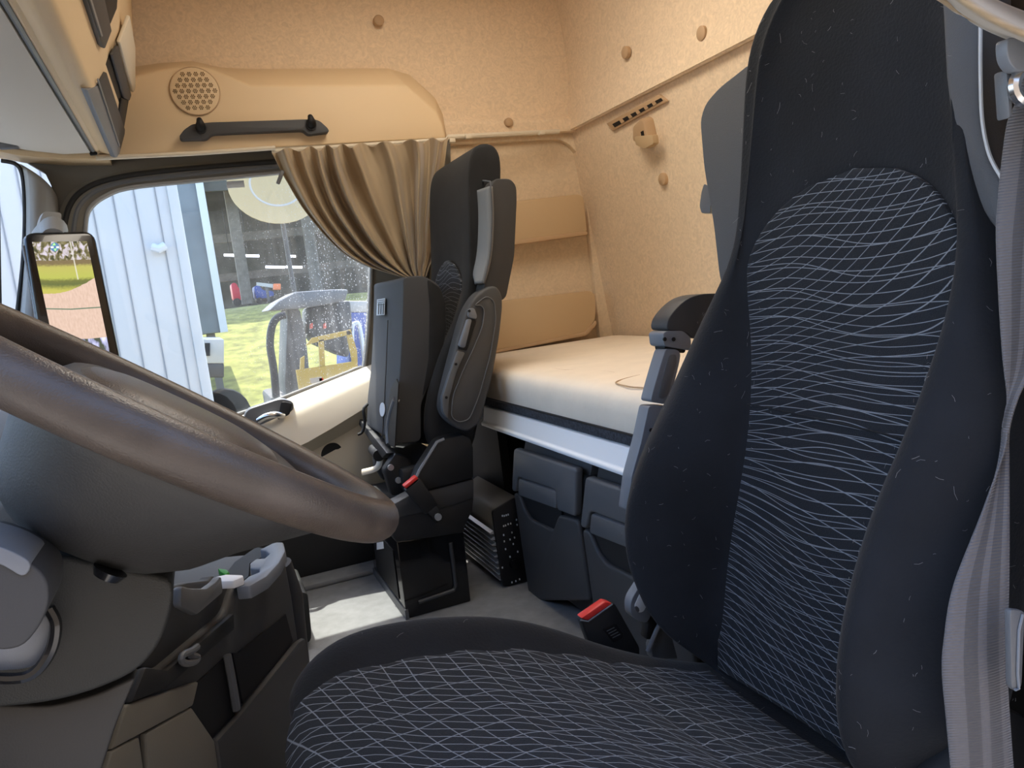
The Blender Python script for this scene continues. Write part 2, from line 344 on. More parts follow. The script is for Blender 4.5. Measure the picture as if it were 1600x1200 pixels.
# upper beige panel over the door (speaker housing), proud of the lining, with a sloping top facet
front = [(150, 128), (212, 118), (255, 108), (300, 103), (330, 108), (392, 134), (636, 133), (655, 150), (683, 176), (692, 197), (697, 216), (430, 231), (150, 246)]
back = [(150, 104), (212, 103), (250, 98), (300, 95), (345, 105), (396, 107), (606, 106), (640, 116), (680, 152), (692, 178), (698, 214), (430, 233), (150, 247)]
ft = pixpoly(front, Y=2.60)
def hi(x, y): return P(x, y, Y=2.69)
bk = [hi(*q) for q in back]
bm = loft([[p+Yv(.14) for p in bk], bk, ft], cap=True)
bmesh.ops.recalc_face_normals(bm, faces=bm.faces)
es = [e for e in bm.edges if len(e.link_faces) == 2 and e.calc_face_angle(0) > .35]
bmesh.ops.bevel(bm, geom=es, offset=.008, segments=3, profile=.5, affect='EDGES', clamp_overlap=True)
o = struct('trim_5', bm, M['beige'], sharp=30)
lip = [P(150, 247, Y=2.585), P(300, 240, Y=2.585), P(430, 231, Y=2.585)]
link('lower_lip', tube(lip, .007, n=8), M['cream'], o)
# windscreen, cowl under it, wall over it and its pane
struct('wall_front', prism([V((-.98, .36, FLOOR-.1)), V((-.98, WALL+.05, FLOOR-.1)), V((-.98, WALL+.05, -.10)), V((-.98, .36, -.10))], (.05, 0, 0)), M['dark'])
struct('wall_front_upper', prism([V((-.62, .36, .60)), V((-.62, WALL+.05, .60)), V((-.62, WALL+.05, ROOF)), V((-.62, .36, ROOF))], (.05, 0, 0)), M['head'])
def wsx(y, z): return -.455-.27*max(0, 1-((y-1.53)/1.16)**2)-.16*(.62-z)
def wsf(u, v):
    y = .40+2.30*u; z = -.10+.72*v; return V((wsx(y, z), y, z))
rim_ = [wsf(i/24, 0) for i in range(25)]+[wsf(1, i/8) for i in range(1, 9)]+[wsf(1-i/24, 1) for i in range(1, 25)]+[wsf(0, 1-i/8) for i in range(1, 8)]
w2 = struct('window_2', tube(rim_, .016, closed=True), M['rubber'])
link('glass_pane', slabgrid(wsf, 24, 8, (-.005, 0, 0)), M['clear'], w2)
# driver-side: header above the door opening, B-pillar and side wall behind it
struct('wall_driver_side', prism([V((.70, .34, FLOOR)), V((1.62, .34, FLOOR)), V((1.62, .34, ROOF)), V((.70, .34, ROOF))], Yv(.05)), M['head'])
struct('trim_6', prism([V((-.70, .34, .66)), V((.70, .34, .66)), V((.70, .34, ROOF)), V((-.70, .34, ROOF))], Yv(.05)), M['head'])
bp = prism([V((.655, .36, FLOOR)), V((.86, .36, FLOOR)), V((.90, .36, .62)), V((.665, .36, .62))], Yv(.069), bev=.02, seg=3)
struct('trim_7', bp, M['mid'])
# ================================================================== OVERHEAD CONSOLE (runs across the cab over the windscreen)
oc = thing('overhead_console', 'beige overhead storage console above the windscreen with two dark open compartments', 'storage console', (-.15, 1.5, .52))
Y0, Y1 = .46, 2.597
prof = [P(x, y, Y=2.6) for x, y in ((150, 236), (172, 244), (187, 238), (200, 150), (207, 128), (209, 60), (206, -10))]
prof = [V((p.x, 0, p.z)) for p in prof]
zt = ROOF-.002
prof = prof[:6]+[V((prof[5].x+.03, 0, zt)), V((-.50, 0, zt)), V((-.44, 0, .70)), V((-.25, 0, .60))]
pr = [p+Yv(Y1) for p in prof]
link('body', prism(pr, Yv(Y0-Y1), bev=.012, seg=3), M['beige'], oc)
# beige ridge beside the visor
def along(px, py, ya, yb, **k):
    p = P(px, py, Y=2.6); return V((p.x, ya, p.z)), V((p.x, yb, p.z))
a, b = along(152, 234, 2.58, Y0); link('ridge', tube([a, b], .012, n=8), M['beige'], oc)
a, b = along(147, 238, 2.58, Y0); link('visor_channel', tube([a, b], .007, n=8), M['mid'], oc)
# face plane between (172,244) and (208,128): openings follow that face
fA = P(176, 243, Y=2.6); fB = P(203, 140, Y=2.6); fA.y = fB.y = 0
nf = (fB-fA).cross(V((0, 1, 0))).normalized()
if nf.x < 0: nf = -nf
def onface(px, py, off=0): return PP(px, py, fA+nf*off, nf)
def faceplate(name, pts, m, off, th, bev=.003, parent=oc):
    return link(name, prism([onface(x, y, off) for x, y in pts], nf*th, bev=bev), m, parent)
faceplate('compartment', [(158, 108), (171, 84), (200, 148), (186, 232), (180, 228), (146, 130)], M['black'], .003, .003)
faceplate('compartment_frame', [(145, 129), (160, 111), (190, 200), (187, 236), (185, 240)], M['dark2'], .006, .010)
faceplate('frame_line', [(151, 124), (152.5, 122), (186.5, 226), (186, 230)], M['light'], .017, .002, 0)
faceplate('compartment_rail', [(170, 84), (180, 70), (201, 146), (198, 156), (190, 152)], M['dark2'], .006, .008)
faceplate('compartment_divider', [(187, 152), (198, 155), (188, 214), (182, 180)], M['dark'], .006, .006)
faceplate('compartment_flap', [(125, 137), (146, 128.5), (187, 241), (172, 244)], M['light'], .002, .014)
faceplate('rim_cover', [(181, 64), (197, 22), (206, 70), (206.5, 134), (203, 143)], M['cream'], .004, .010, .004)
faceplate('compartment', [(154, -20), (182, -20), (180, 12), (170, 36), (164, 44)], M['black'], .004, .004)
faceplate('compartment_frame', [(122, -14), (150, -24), (166, 44), (155, 73), (150, 68)], M['dark2'], .004, .012)
faceplate('bright_strip', [(135.5, -10), (138.5, -10), (158.5, 55), (156.5, 57)], M['light'], .016, .003, 0)
# sun visor: grey fabric panel hanging below the console, forward of the ridge
vz = thing('sun_visor', 'grey cloth sun visor panel under the front of the overhead console', 'sun visor', (-.35, 1.6, .53))
vp = [P(141, 239, Y=2.57), P(100, 241, Y=2.57), P(44, 235, Y=2.57), P(-60, 215, Y=2.57)]
vq = [V((p.x, .9, p.z-.0)) for p in vp]
link('panel', loft([vp+[p+V((0, 0, .02)) for p in vp[::-1]], vq+[p+V((0, 0, .02)) for p in vq[::-1]]]), M['visor'], vz, sharp=60)
link('pivot_clip', box(P(13, 226, Y=2.54), (.05, .03, .022), bev=.005), M['mid'], vz)
link('rubber_stop', box(P(146, 240, Y=2.57), (.02, .012, .01), bev=.003), M['black'], vz)
lipf = [P(x, y, Y=2.60) for x, y in ((-20, 232), (0, 237), (30, 243), (100, 248), (170, 248))]
struct('trim_8', loft([[p, p+V((0, 0, .016)), p+V((0, .12, .016)), p+V((0, .12, 0))] for p in lipf]), M['beige'])
# ================================================================== GRAB HANDLE AND SPEAKER on the door panel
gh = thing('grab_handle', 'black grab handle bar screwed to the beige panel above the passenger door', 'grab handle', P(400, 205, Y=2.59))
pts = [(280, 213), (287, 203), (300, 194), (330, 191), (490, 186), (500, 189), (512, 200), (515, 206), (482, 210), (474, 203), (400, 206), (332, 209), (323, 217), (283, 218)]
link('bar', prism(round_poly(pixpoly(pts, Y=2.565), .008, 3), Yv(.034), bev=.006, seg=3), M['dark2'], gh)
for cx, cy in ((314, 200), (487, 195)):
    c = P(cx, cy, Y=2.558); bm = tube([c, c+Yv(.01)], .016, n=16)
    tip = P(cx-3, cy-14, Y=2.555)
    h = link('screw_cap', bm, M['black'], gh)
    link('hook', tube(smooth_path([c+Yv(.004), (c+tip)/2+Yv(-.008), tip+Yv(-.002)], 8), [.014]*4+[.012, .010, .009, .008, .007], n=12), M['black'], gh)
sp = thing('speaker_grille', 'round beige speaker grille with hexagon holes beside the grab handle', 'speaker', P(305, 143, Y=2.598))
c0 = P(305, 143, Y=2.599); rr = (P(343, 143, Y=2.599)-c0).length
ex, ez = V((1, 0, 0)), V((0, 0, 1))
circ = lambda r, y, n=40: [c0+ex*r*math.cos(2*math.pi*i/n)+ez*r*math.sin(2*math.pi*i/n)+Yv(y) for i in range(n)]
link('disc', prism(circ(rr, -.006), Yv(.012), bev=.002), M['beige'], sp)
link('groove_ring', tube(circ(rr, -.004), .0022, closed=True, n=6), M['plug'], sp)
bm = bmesh.new(); s = rr/3.7
for i in range(-5, 6):
    for j in range(-5, 6):
        hx = s*(i+.5*(j % 2)); hz = s*.87*j
        if math.hypot(hx, hz) > rr*.84 or (j == 4 and abs(hx) < s*.6) or (j == -3 and abs(hx) > s*1.6): continue
        for k in range(7):
            a = k*math.pi/3; d = 0 if k == 6 else s*.27
            cc = c0+ex*(hx+d*math.cos(a))+ez*(hz+d*math.sin(a))+Yv(-.0068)
            q = s*.115
            prism([cc+ex*q*math.cos(t*math.pi/3)+ez*q*math.sin(t*math.pi/3) for t in range(6)], Yv(.002), bm)
link('perforation', bm, mat('dark_tan_holes', (.17, .11, .055), .8), sp)
# ================================================================== CURTAIN AND RAIL
rl = thing('curtain_rail', 'thin cream curtain rail along the side wall above the bunk recess', 'curtain rail', P(785, 213, Y=2.58))
link('rail', tube([P(425, 237, Y=2.60), P(697, 219, Y=2.60), P(700, 214.5, Y=2.60), P(873, 205.5, Y=2.68)], .009, n=8), M['cream'], rl)
for cx, cy in ((731, 214), (846, 208), (706, 220)):
    link('bracket', box(P(cx, cy, Y=2.60 if cx < 800 else 2.65), (.022, .02, .014), bev=.003), M['cream'], rl)
L = [(425, 236), (441, 278), (472, 330), (520, 383), (562, 411), (604, 426), (640, 436)]
Rr = [(697, 217), (697, 250), (692, 300), (684, 350), (678, 395), (668, 425), (662, 440)]
Lp = lambda t: poly_at([V((x, y, 0)) for x, y in L], t)
Rp = lambda t: poly_at([V((x, y, 0)) for x, y in Rr], t)
NF = 8.5
def cur(u, v):
    w = u+.03*math.sin(9*u+4*v)*(1-v)
    a, b = Lp(v), Rp(v)
    k = w+.10*math.sin(math.pi*w)*v*(1-v)              # folds bow toward the gather
    p = a+(b-a)*k
    if v < .2: p.y += (0.2-v)/.2*3.5*math.sin(2*math.pi*NF*u+1)
    ph = 2*math.pi*NF*(u**.85)+1.1*math.sin(6*u)+.9*math.sin(2.5*v+5*u)
    am = .046*(1-.60*v)*(.40+.60*math.sin(7*u+2+1.2*v)**2)
    wv = math.sin(ph)+.35*math.sin(2*ph+1.0+4*v)+.18*math.sin(3*ph+2+6*v)*(1-v)
    y = 2.545+.05*v+am*wv+.004*math.sin(23*u+17*v)*v*(1-v)*4
    return P(p.x, p.y, Y=y)
cu = link('curtain', grid(cur, 210, 60), M['curtain'], sharp=0, label='tan cloth curtain gathered beside the passenger window, hanging from the rail', cat='curtain')
solid(cu, .002)
ties = thing('curtain_tie', 'small grey plastic clip at the front edge of the tan window curtain', 'clip', P(437, 276, Y=2.55))
link('clip', box(P(438, 277, Y=2.53), (.012, .012, .045), bev=.003, rot=Matrix.Rotation(.5, 3, 'Y')), M['mid'], ties)
# driver-side curtain bunch over the near door opening, top corner of the view
dc = [(1452, -30), (1470, 0), (1500, 22), (1540, 44), (1575, 59), (1620, 76), (1660, 60), (1640, -30)]
def cur2(u, v):
    bot = poly_at([V((x, y, 0)) for x, y in ((1430, -22), (1470, 0), (1500, 22), (1540, 44), (1575, 59), (1620, 76), (1680, 95))], u)
    top = poly_at([V((x, y, 0)) for x, y in ((1480, -60), (1500, -30), (1530, -12), (1565, 6), (1600, 20), (1640, 34), (1690, 50))], u)
    p = bot+(top-bot)*v
    return P(p.x, p.y, Y=.43+.018*math.sin(v*7+u*3)+.05*v*v-.015*math.sin(v*math.pi))
cu2 = link('curtain', grid(cur2, 40, 16), M['curtain'], sharp=0, label='tan curtain bunched over the driver door opening above the seat belt', cat='curtain'); solid(cu2, .003)
# ================================================================== SIDE WALL POCKETS, REAR WALL FITTINGS
def pocket(label, outer_pts, lip_pts, y):
    t = thing('wall_pocket', label, 'wall pocket', P(*outer_pts[0], Y=y), 'tan pockets on the side wall')
    link('pocket_front', prism(round_poly(pixpoly(outer_pts, Y=y-.07), .02, 3), Yv(.10), bev=.010, seg=3), M['beige2'], t)
    link('lower_edge', prism(round_poly(pixpoly(lip_pts, Y=y-.075), .006, 2), Yv(.05), bev=.003), M['plug'], t)
    return t
pocket('upper tan storage pocket on the side wall, nearer the curtain rail', [(770, 318), (905, 303), (912, 308), (918, 366), (770, 384)], [(770, 380), (918, 361), (919, 367), (770, 387)], 2.75)
pocket('lower tan storage pocket on the side wall, just above the mattress', [(770, 472), (922, 454), (930, 460), (931, 498), (915, 520), (780, 546), (770, 548)], [(770, 548), (915, 519), (931, 500), (933, 506), (917, 524), (770, 553)], 2.75)
def plug(px, py, label, plane, val, r=.018, axis='X'):
    c = P(px, py, **{plane: val}); ax = {'X': V((1, 0, 0)), 'Y': V((0, 1, 0))}[plane]
    return link('fastener_cap', tube([c-ax*.006, c-ax*.003, c+ax*.01], [r*.8, r, r], n=20), M['plug'], sharp=50, label=label, cat='fastener cap', group='round tan caps holding the lining')
plug(592, 32, 'round tan fastener cap on the side lining above the grab handle panel', 'Y', 2.716, .018)
plug(795, 191, 'round tan fastener cap on the side lining just above the curtain rail', 'Y', 2.70, .016)
plug(977, 82, 'round tan fastener cap on the upper rear wall, nearer the corner', 'X', 1.452, .020)
plug(1096, 52, 'round tan fastener cap on the upper rear wall, nearer the driver seat', 'X', 1.452, .020)
plug(1035, 280, 'round tan fastener cap on the rear wall below the beige hook', 'X', xr(.34)-.003, .020)
def onrear(px, py, off=0): return PP(px, py, V((1.467-off, 0, .56)), (1, 0, .105))
av = thing('air_vent', 'slim tan slotted air vent on the rear wall above the beige hook', 'air vent', onrear(1000, 175))
link('frame', prism([onrear(x, y, 0.0) for x, y in ((951, 193), (1034, 147), (1047, 158), (962, 204))], (-.012, 0, 0), bev=.004), M['plug'], av)
link('slot', prism([onrear(x, y, .0125) for x, y in ((957, 194), (1033, 153), (1036, 157), (961, 199))], (-.0015, 0, 0)), M['black'], av)
for k in range(1, 6):
    t = k/6; link('slat', prism([onrear(x, y, .013) for x, y in ((957+76*t-1.5, 194-41*t), (957+76*t+3, 194-41*t-2), (961+75*t+3, 199-42*t-2), (961+75*t-1.5, 199-42*t+1))], (-.003, 0, 0)), M['plug'], av)
hk = thing('coat_hook', 'beige folding coat hook on the rear wall under the air vent', 'coat hook', onrear(1013, 205))
link('hook_body', prism(round_poly([onrear(x, y, 0) for x, y in ((1000, 196), (1014, 181), (1021, 184), (1029, 220), (1016, 231), (1000, 222))], .008, 3), (-.035, 0, 0), bev=.008, seg=3, taper=.8), M['plug'], hk)
link('hook_tip', prism(round_poly([onrear(x, y, .030) for x, y in ((1000, 213), (1028, 210), (1030, 224), (1016, 232), (1002, 226))], .006, 3), (-.022, 0, 0), bev=.006, seg=2), M['beige2'], hk)
link('slot', prism([onrear(x, y, .034) for x, y in ((1002, 206), (1006, 204), (1009, 221), (1005, 222))], (-.003, 0, 0)), M['black'], hk)
# ================================================================== BUNK
bf = thing('bunk_frame', 'pale aluminium rail and base of the sleeper bunk under the mattress', 'bunk frame', (.8, 1.8, -.425))
link('front_rail', prism([V((.792, 1.20, -.366)), V((.784, 1.20, -.412)), V((.776, 1.20, -.416)), V((.776, 1.20, -.426)), V((.82, 1.20, -.426)), V((.82, 1.20, -.366))], Yv(1.06), bev=.003), M['alu'], bf)
foot = [V((.815, 2.72, 0)), V((1.50, 2.72, 0)), V((1.50, .42, 0)), V((.93, .42, 0)), V((.93, 1.0, 0)), V((.815, 1.20, 0))]
link('base_board', prism([p+V((0, 0, -.42)) for p in foot], (0, 0, .056)), M['dark2'], bf)
link('end_panel', prism([V((.83, 2.27, -.42)), V((.83, 2.72, -.42)), V((.83, 2.72, FLOOR)), V((.83, 2.27, FLOOR))], (.03, 0, 0)), M['black'], bf)
mt = thing('mattress', 'cream quilted bunk mattress on a pale aluminium rail along the rear wall', 'mattress', (1.15, 1.8, -.36))
foot2 = round_poly([V((.797, 2.725, 0)), V((1.535, 2.725, 0)), V((1.515, .42, 0)), V((.92, .42, 0)), V((.92, 1.0, 0)), V((.797, 1.18, 0))], .03, 4)
c = sum(foot2, V())/len(foot2)
ins = lambda d: [p+(c-p).normalized()*d for p in foot2]
rings = [[p+V((0, 0, z)) for p in ins(d)] for z, d in ((-.338, .004), (-.30, -.004), (-.272, 0), (-.257, .012), (-.247, .04), (-.243, .10), (-.241, .25))]
o = link('cover', loft(rings), M['matt'], mt, sharp=60)
link('base_layer', prism([p+V((0, 0, -.364)) for p in ins(-.002)], (0, 0, .027), bev=.004), M['mattside'], mt)
link('zip_line', tube([V((.792, 1.2, -.3365)), V((.792, 2.70, -.3365))], .003, n=6), M['dark'], mt)
for pts in ([(850, 572), (880, 578), (915, 577), (960, 582)], [(1000, 586), (975, 592), (962, 598), (985, 604), (1015, 606)], [(935, 556), (960, 548), (985, 540)], [(900, 576), (940, 572), (1000, 568)]):
    link('quilt_stitch', tube(smooth_path([p-V((0, 0, .0006)) for p in [P(x, y, Z=-.2425) for x, y in pts]], 16), .0018, n=5), M['plug'], mt)
# ================================================================== STORAGE BINS under the bunk
zz = lambda x, y: (740+x*.36666, 460+y*.36666)
XB = .80
def bp_(pts, off=0): return [P(*zz(x, y), X=XB-off) for x, y in pts]
def make_bin(label):
    t = thing('storage_bin', label, 'storage bin', (XB+.05, 1.80, FLOOR), 'black bins under the bunk')
    yl, yr_ = 2.015, 1.60
    link('body', prism([V((XB+.012, yl, -.875)), V((XB-.005, yl, -.47)), V((XB+.30, yl, -.47)), V((XB+.28, yl, -.875))], Yv(yr_-yl), bev=.015, seg=3), M['dark'], t)
    link('rim', prism([V((XB+.006, yl-.005, -.475)), V((XB+.02, yl-.005, -.432)), V((XB+.30, yl-.005, -.432)), V((XB+.30, yl-.005, -.475))], Yv(yr_-yl+.01), bev=.006), M['dark2'], t)
    link('front_panel', prism(round_poly(bp_(((190, 838), (212, 848), (235, 915), (262, 955), (358, 1000), (384, 935), (466, 958), (520, 1300), (258, 1300)), .002), .012, 2), (-.016, 0, 0), bev=.007, seg=3), M['dark2'], t)
    l = link('lid', prism(round_poly(bp_(((200, 650), (470, 735), (466, 940), (386, 912), (382, 828), (216, 772), (208, 836), (190, 830)), .004), .010, 2), (-.022, 0, 0), bev=.008, seg=3), M['mid'], t)
    link('handle_bar', prism(round_poly(bp_(((217, 778), (380, 832), (380, 908), (214, 850)), .006), .008, 2), (-.020, 0, 0), bev=.006, seg=2), M['mid'], t)
    link('grip_recess', prism(bp_(((212, 846), (382, 905), (384, 935), (358, 1000), (262, 955), (235, 915)), .0), (-.006, 0, 0)), M['dark'], t)
    return t
b1 = make_bin('black lidded storage bin under the bunk, beside the finned metal unit')
b1.location.y += 0
def dup(root, off, label):
    r = root.copy(); C.objects.link(r); r.location = root.location+V(off); r['label'] = label; ORG[r] = r.location.copy()
    for ch in list(root.children):
        c_ = ch.copy(); C.objects.link(c_); c_.parent = r
        for g_ in ch.children:
            d_ = g_.copy(); C.objects.link(d_); d_.parent = c_
    return r
dup(b1, (0, -.435, 0), 'black lidded storage bin under the bunk, half hidden behind the driver seat')
struct('trim_9', prism([V((.90, .45, FLOOR)), V((.90, 2.72, FLOOR)), V((.90, 2.72, -.43)), V((.90, .45, -.43))], (.02, 0, 0)), M['black'])
# ================================================================== FINNED METAL UNIT
am = thing('power_amplifier', 'grey finned metal box with a black connector face beside the passenger seat box', 'amplifier', (.8, 2.28, FLOOR))
face = pixpoly([(769, 799), (806, 777), (812, 782), (833, 905), (826, 914), (786, 917)], Y=2.10)
face = [V((p.x, p.y, max(p.z, FLOOR+.001))) for p in face]
link('connector_face', prism(round_poly(face, .008, 2), Yv(.012), bev=.003), M['black'], am)
zt_ = max(p.z for p in face); xl = min(p.x for p in face)+.006; xh = max(p.x for p in face)
link('case', prism([p+Yv(.012) for p in (V((xl+.012, 2.10, FLOOR+.001)), V((xl-.006, 2.10, zt_-.075)), V((xl+.02, 2.10, zt_-.035)), V((xh-.012, 2.10, zt_-.003)), V((xh, 2.10, FLOOR+.001)))], Yv(.36), bev=.006), M['trim'], am)
for k in range(9):
    z = FLOOR+.02+k*(zt_-.11-FLOOR)/8.5
    link('fin', prism([V((xl+.006-.012*k/8, 2.112, z)), V((xl-.006-.012*k/8, 2.112, z+.003)), V((xl-.006-.012*k/8, 2.112, z+.006)), V((xl+.006-.012*k/8, 2.112, z+.010))], Yv(.36)), M['fin'], am)
c = P(803, 880, Y=2.098); link('round_socket', tube([c, c+Yv(-.012)], [.016, .014], n=18), M['gloss'], am)
bm = bmesh.new()
for (x, y) in ((785, 806), (788, 806), (791, 805), (794, 804), (807, 812), (808, 820), (787, 822), (790, 821), (794, 819), (798, 818), (787, 836), (800, 832), (788, 846), (797, 843), (804, 840), (790, 858), (802, 850), (785, 887), (812, 905), (806, 908), (800, 910), (797, 870), (809, 862)):
    box(P(x, y, Y=2.0985), (.0035, .002, .005), bm)
link('pin_print', bm, M['print'], am)
# ================================================================== PASSENGER SEAT
ps = thing('passenger_seat', 'black folding passenger seat with tipped-up cushion and grey shoulder pad by the tan curtain', 'seat', (.55, 2.3, FLOOR))
bol = [(.812, .402), (.786, .362), (.769, .224), (.756, .097), (.740, .005), (.690, -.085), (.622, -.182), (.562, -.32), (.548, -.42), (.60, -.49)]
cen = [(.814, .404), (.788, .362), (.772, .224), (.764, .097), (.748, -.011), (.730, -.105), (.712, -.182), (.680, -.32), (.660, -.42), (.64, -.49)]
rear = [(.69, -.49), (.735, -.32), (.775, -.15), (.82, .05), (.865, .22), (.893, .35), (.885, .395), (.86, .410), (.835, .410)]
rings = []
for y, k, s in ((2.112, .55, .90), (2.116, .85, .97), (2.128, 1, 1), (2.16, .96, 1), (2.20, .45, 1), (2.27, .08, 1), (2.33, 0, 1), (2.38, .08, 1), (2.42, .45, 1), (2.46, .96, 1), (2.49, 1, 1), (2.505, .85, .97), (2.51, .55, .90)):
    ring = [V((b[0]*k+c[0]*(1-k), y, b[1]*k+c[1]*(1-k))) for b, c in zip(bol, cen)]+[V((x, y, z)) for x, z in rear]
    cc = V((.74, y, 0)); cc = sum(ring, V())/len(ring)
    rings.append([V((cc.x+(p.x-cc.x)*(.6+.4*s) if s < 1 else p.x, y, p.z if s == 1 else cc.z+(p.z-cc.z)*(.9+.1*s))) for p in ring])
o = link('backrest', loft(rings), M['velvet2'], ps, sharp=0); subsurf(o, 2)
cenp = [V((x, 0, z)) for x, z in cen[3:9]]
def ins2(u, v):
    p = poly_at(cenp, 1-v); hw = .150*(1-.9*max(0, (v-.80)/.20)**2)
    return V((p.x-.012, 2.310+hw*(2*u-1), p.z))
o = link('backrest_panel', grid(ins2, 16, 24, uvfn=lambda u, v: (u*.27, v*.5)), M['insert'], ps, sharp=0); solid(o, .006, 0)
# grey shoulder pad
wp = pixpoly([(768, 289), (774, 279), (798, 279), (807, 290), (808, 312), (804, 400), (791, 466), (770, 476), (752, 470), (757, 442), (767, 398), (770, 340)], Y=2.05)
o = link('shoulder_pad', prism(round_poly(wp, .014, 3), Yv(.18), bev=.010, seg=3), M['wingside'], ps)
fp = [P(x, y, Y=2.045) for x, y in ((768, 291), (770, 340), (767, 398), (757, 442))]
fr_ = [p+Yv(.20 if i < 2 else .17 if i == 2 else .04)+V((-.002, 0, 0)) for i, p in enumerate(fp)]
def padf(u, v):
    a = poly_at(fp, v); b = poly_at(fr_, v); p = a+(b-a)*u; p.x -= .012*math.sin(math.pi*min(1, max(0, u)))+.002; return p
o = link('pad_face', grid(padf, 10, 20), M['padlight'], ps, sharp=0, label='lighter grey front face of the shoulder pad'); solid(o, .012, 0)
link('piping', tube(smooth_path([P(740, 283, Y=2.2), P(762, 283, Y=2.07)]+[p+V((-.004, -.004, 0)) for p in fp], 30), .0025, n=6), M['wing'], ps)
# folded-up armrest
ar = pixpoly([(764, 447), (777, 447), (785, 460), (786, 478), (782, 520), (770, 590), (752, 655), (744, 668), (730, 676), (712, 668), (697, 655), (690, 640), (692, 620), (706, 565), (722, 505), (730, 482), (744, 460)], Y=2.035)
arm = link('armrest', prism(round_poly(ar, .03, 3), Yv(.060), bev=.016, seg=3), M['armgrey'], ps)
ai = pixpoly([(740, 478), (752, 476), (757, 486), (754, 510), (742, 540), (723, 580), (707, 620), (705, 652), (716, 660), (733, 656), (748, 620), (766, 555), (775, 500), (772, 470), (760, 462)], Y=2.030)
link('stitched_pad', prism(round_poly(ai, .02, 3), Yv(.012), bev=.004), M['armgrey'], ps)
link('seam', tube([p+Yv(-.001) for p in round_poly(ai, .02, 3)], .0016, closed=True, n=5), M['mid'], ps)
for pts, m_, nm, yy in (([(733, 482), (741, 481), (746, 494), (744, 499), (731, 495)], 'light', 'arm_hinge', 2.028), ([(731, 497), (745, 500), (730, 548), (715, 545)], 'black', 'lever_recess', 2.030), ([(731, 498), (738, 499), (727, 544), (717, 541)], 'light', 'height_lever', 2.022), ([(715, 548), (727, 551), (714, 580), (702, 622), (700, 655), (692, 644), (691, 622), (703, 584)], 'mid', 'arm_frame', 2.026)):
    link(nm, prism(round_poly(pixpoly(pts, Y=yy), .005, 2), Yv(.02), bev=.003), M[m_], ps)
for x, y in ((733, 486), (712, 569), (697, 621)):
    c = P(x, y, Y=2.026); link('screw', tube([c, c+Yv(-.003)], .004, n=10), M['black'], ps)
# tipped-up cushion (its underside faces forward)
cs = pixpoly([(629, 433), (660, 430), (686, 444), (696, 472), (698, 512), (690, 562), (668, 607), (658, 632), (658, 690), (616, 694), (618, 640), (624, 590), (628, 525), (630, 450)], Y=2.14)
cu_ = link('tipped_cushion', prism(round_poly(cs, .016, 3), Yv(.385), bev=.010, seg=3), M['cushcloth'], ps)
link('side_facet', prism(round_poly(pixpoly([(668, 436), (688, 450), (696, 474), (697, 512), (689, 560), (668, 604), (660, 620), (670, 560), (672, 480)], Y=2.137), .008, 2), Yv(.02), bev=.002), M['velvet2'], cu_)
fa, fb = P(628, 470, Y=2.14), P(617, 670, Y=2.14)                  # front face line
tf = (fb-fa).normalized(); nfc = V((0, 1, 0)).cross(tf).normalized()
if nfc.x > 0: nfc = -nfc
def onc(px, py, off): return PP(px, py, fa+nfc*off, nfc)
link('label_patch', prism([onc(x, y, .003) for x, y in ((590, 468), (602, 466), (601, 492), (589, 493))], nfc*.002), M['print'], cu_)
bm = bmesh.new()
for a in (591.5, 595, 598.5): prism([onc(x, y, .0055) for x, y in ((a, 474), (a+1.1, 474), (a+.7, 491), (a-.5, 491))], nfc*.001, bm)
for b in (469.5, 472.5, 476): prism([onc(x, y, .0055) for x, y in ((590.5, b), (601, b-1.2), (601, b-.3), (590.5, b+.9))], nfc*.001, bm)
link('label_print', bm, M['dark2'], cu_)
oc_ = [onc(598+4*math.cos(t), 640+11*math.sin(t), .003) for t in [k*math.pi/10 for k in range(20)]]
link('oval_badge', prism(oc_, nfc*.002), M['print'], cu_)
link('slit', prism([onc(x, y, .004) for x, y in ((621, 592), (624, 600), (618, 700), (603, 690), (607, 640), (612, 608))], nfc*.003), M['black'], cu_)
link('hinge_tube', tube(smooth_path([onc(x, y, .001) for x, y in ((619, 624), (612, 646), (608, 672), (609, 694))], 10), .011, n=10), M['mid'], cu_)
link('seam', tube([onc(x, y, .002) for x, y in ((606, 500), (603, 580), (597, 690))], .002, n=5), M['dark2'], cu_)
link('hook_cord', tube(smooth_path([P(574, 632, Y=2.5), P(568, 640, Y=2.48), P(570, 660, Y=2.48), P(566, 675, Y=2.48), P(559, 679, Y=2.48)], 14), .005, n=8), M['black'], cu_)
link('lower_strap', prism([onc(x, y, -.02) for x, y in ((575, 655), (620, 708), (612, 716), (574, 664))], nfc*.03, bev=.004), M['dark'], cu_)
# base cover
for nm, pts, m_, yy in (('side_cover', [(641, 772), (655, 735), (683, 691), (692, 686), (724, 679), (735, 684), (740, 700), (740.5, 747), (690, 761)], 'dark', 2.052), ('cover_band', [(610, 790), (641, 773), (690, 762), (741, 748), (741, 779), (690, 796), (640, 806), (612, 812)], 'dark2', 2.056), ('lower_cover', [(611, 806), (640, 804), (690, 794), (741, 777), (739, 798), (727, 822), (725, 833), (690, 838), (620, 848), (614, 840)], 'dark', 2.058)):
    link(nm, prism(pixpoly(pts, Y=yy), Yv(.06 if nm != 'lower_cover' else .45), bev=.006, seg=2), M[m_], ps)
link('cover_edge', tube([P(x, y, Y=2.054) for x, y in ((641, 771), (655, 736), (683, 691), (694, 686))], .005, n=6), M['light'], ps)
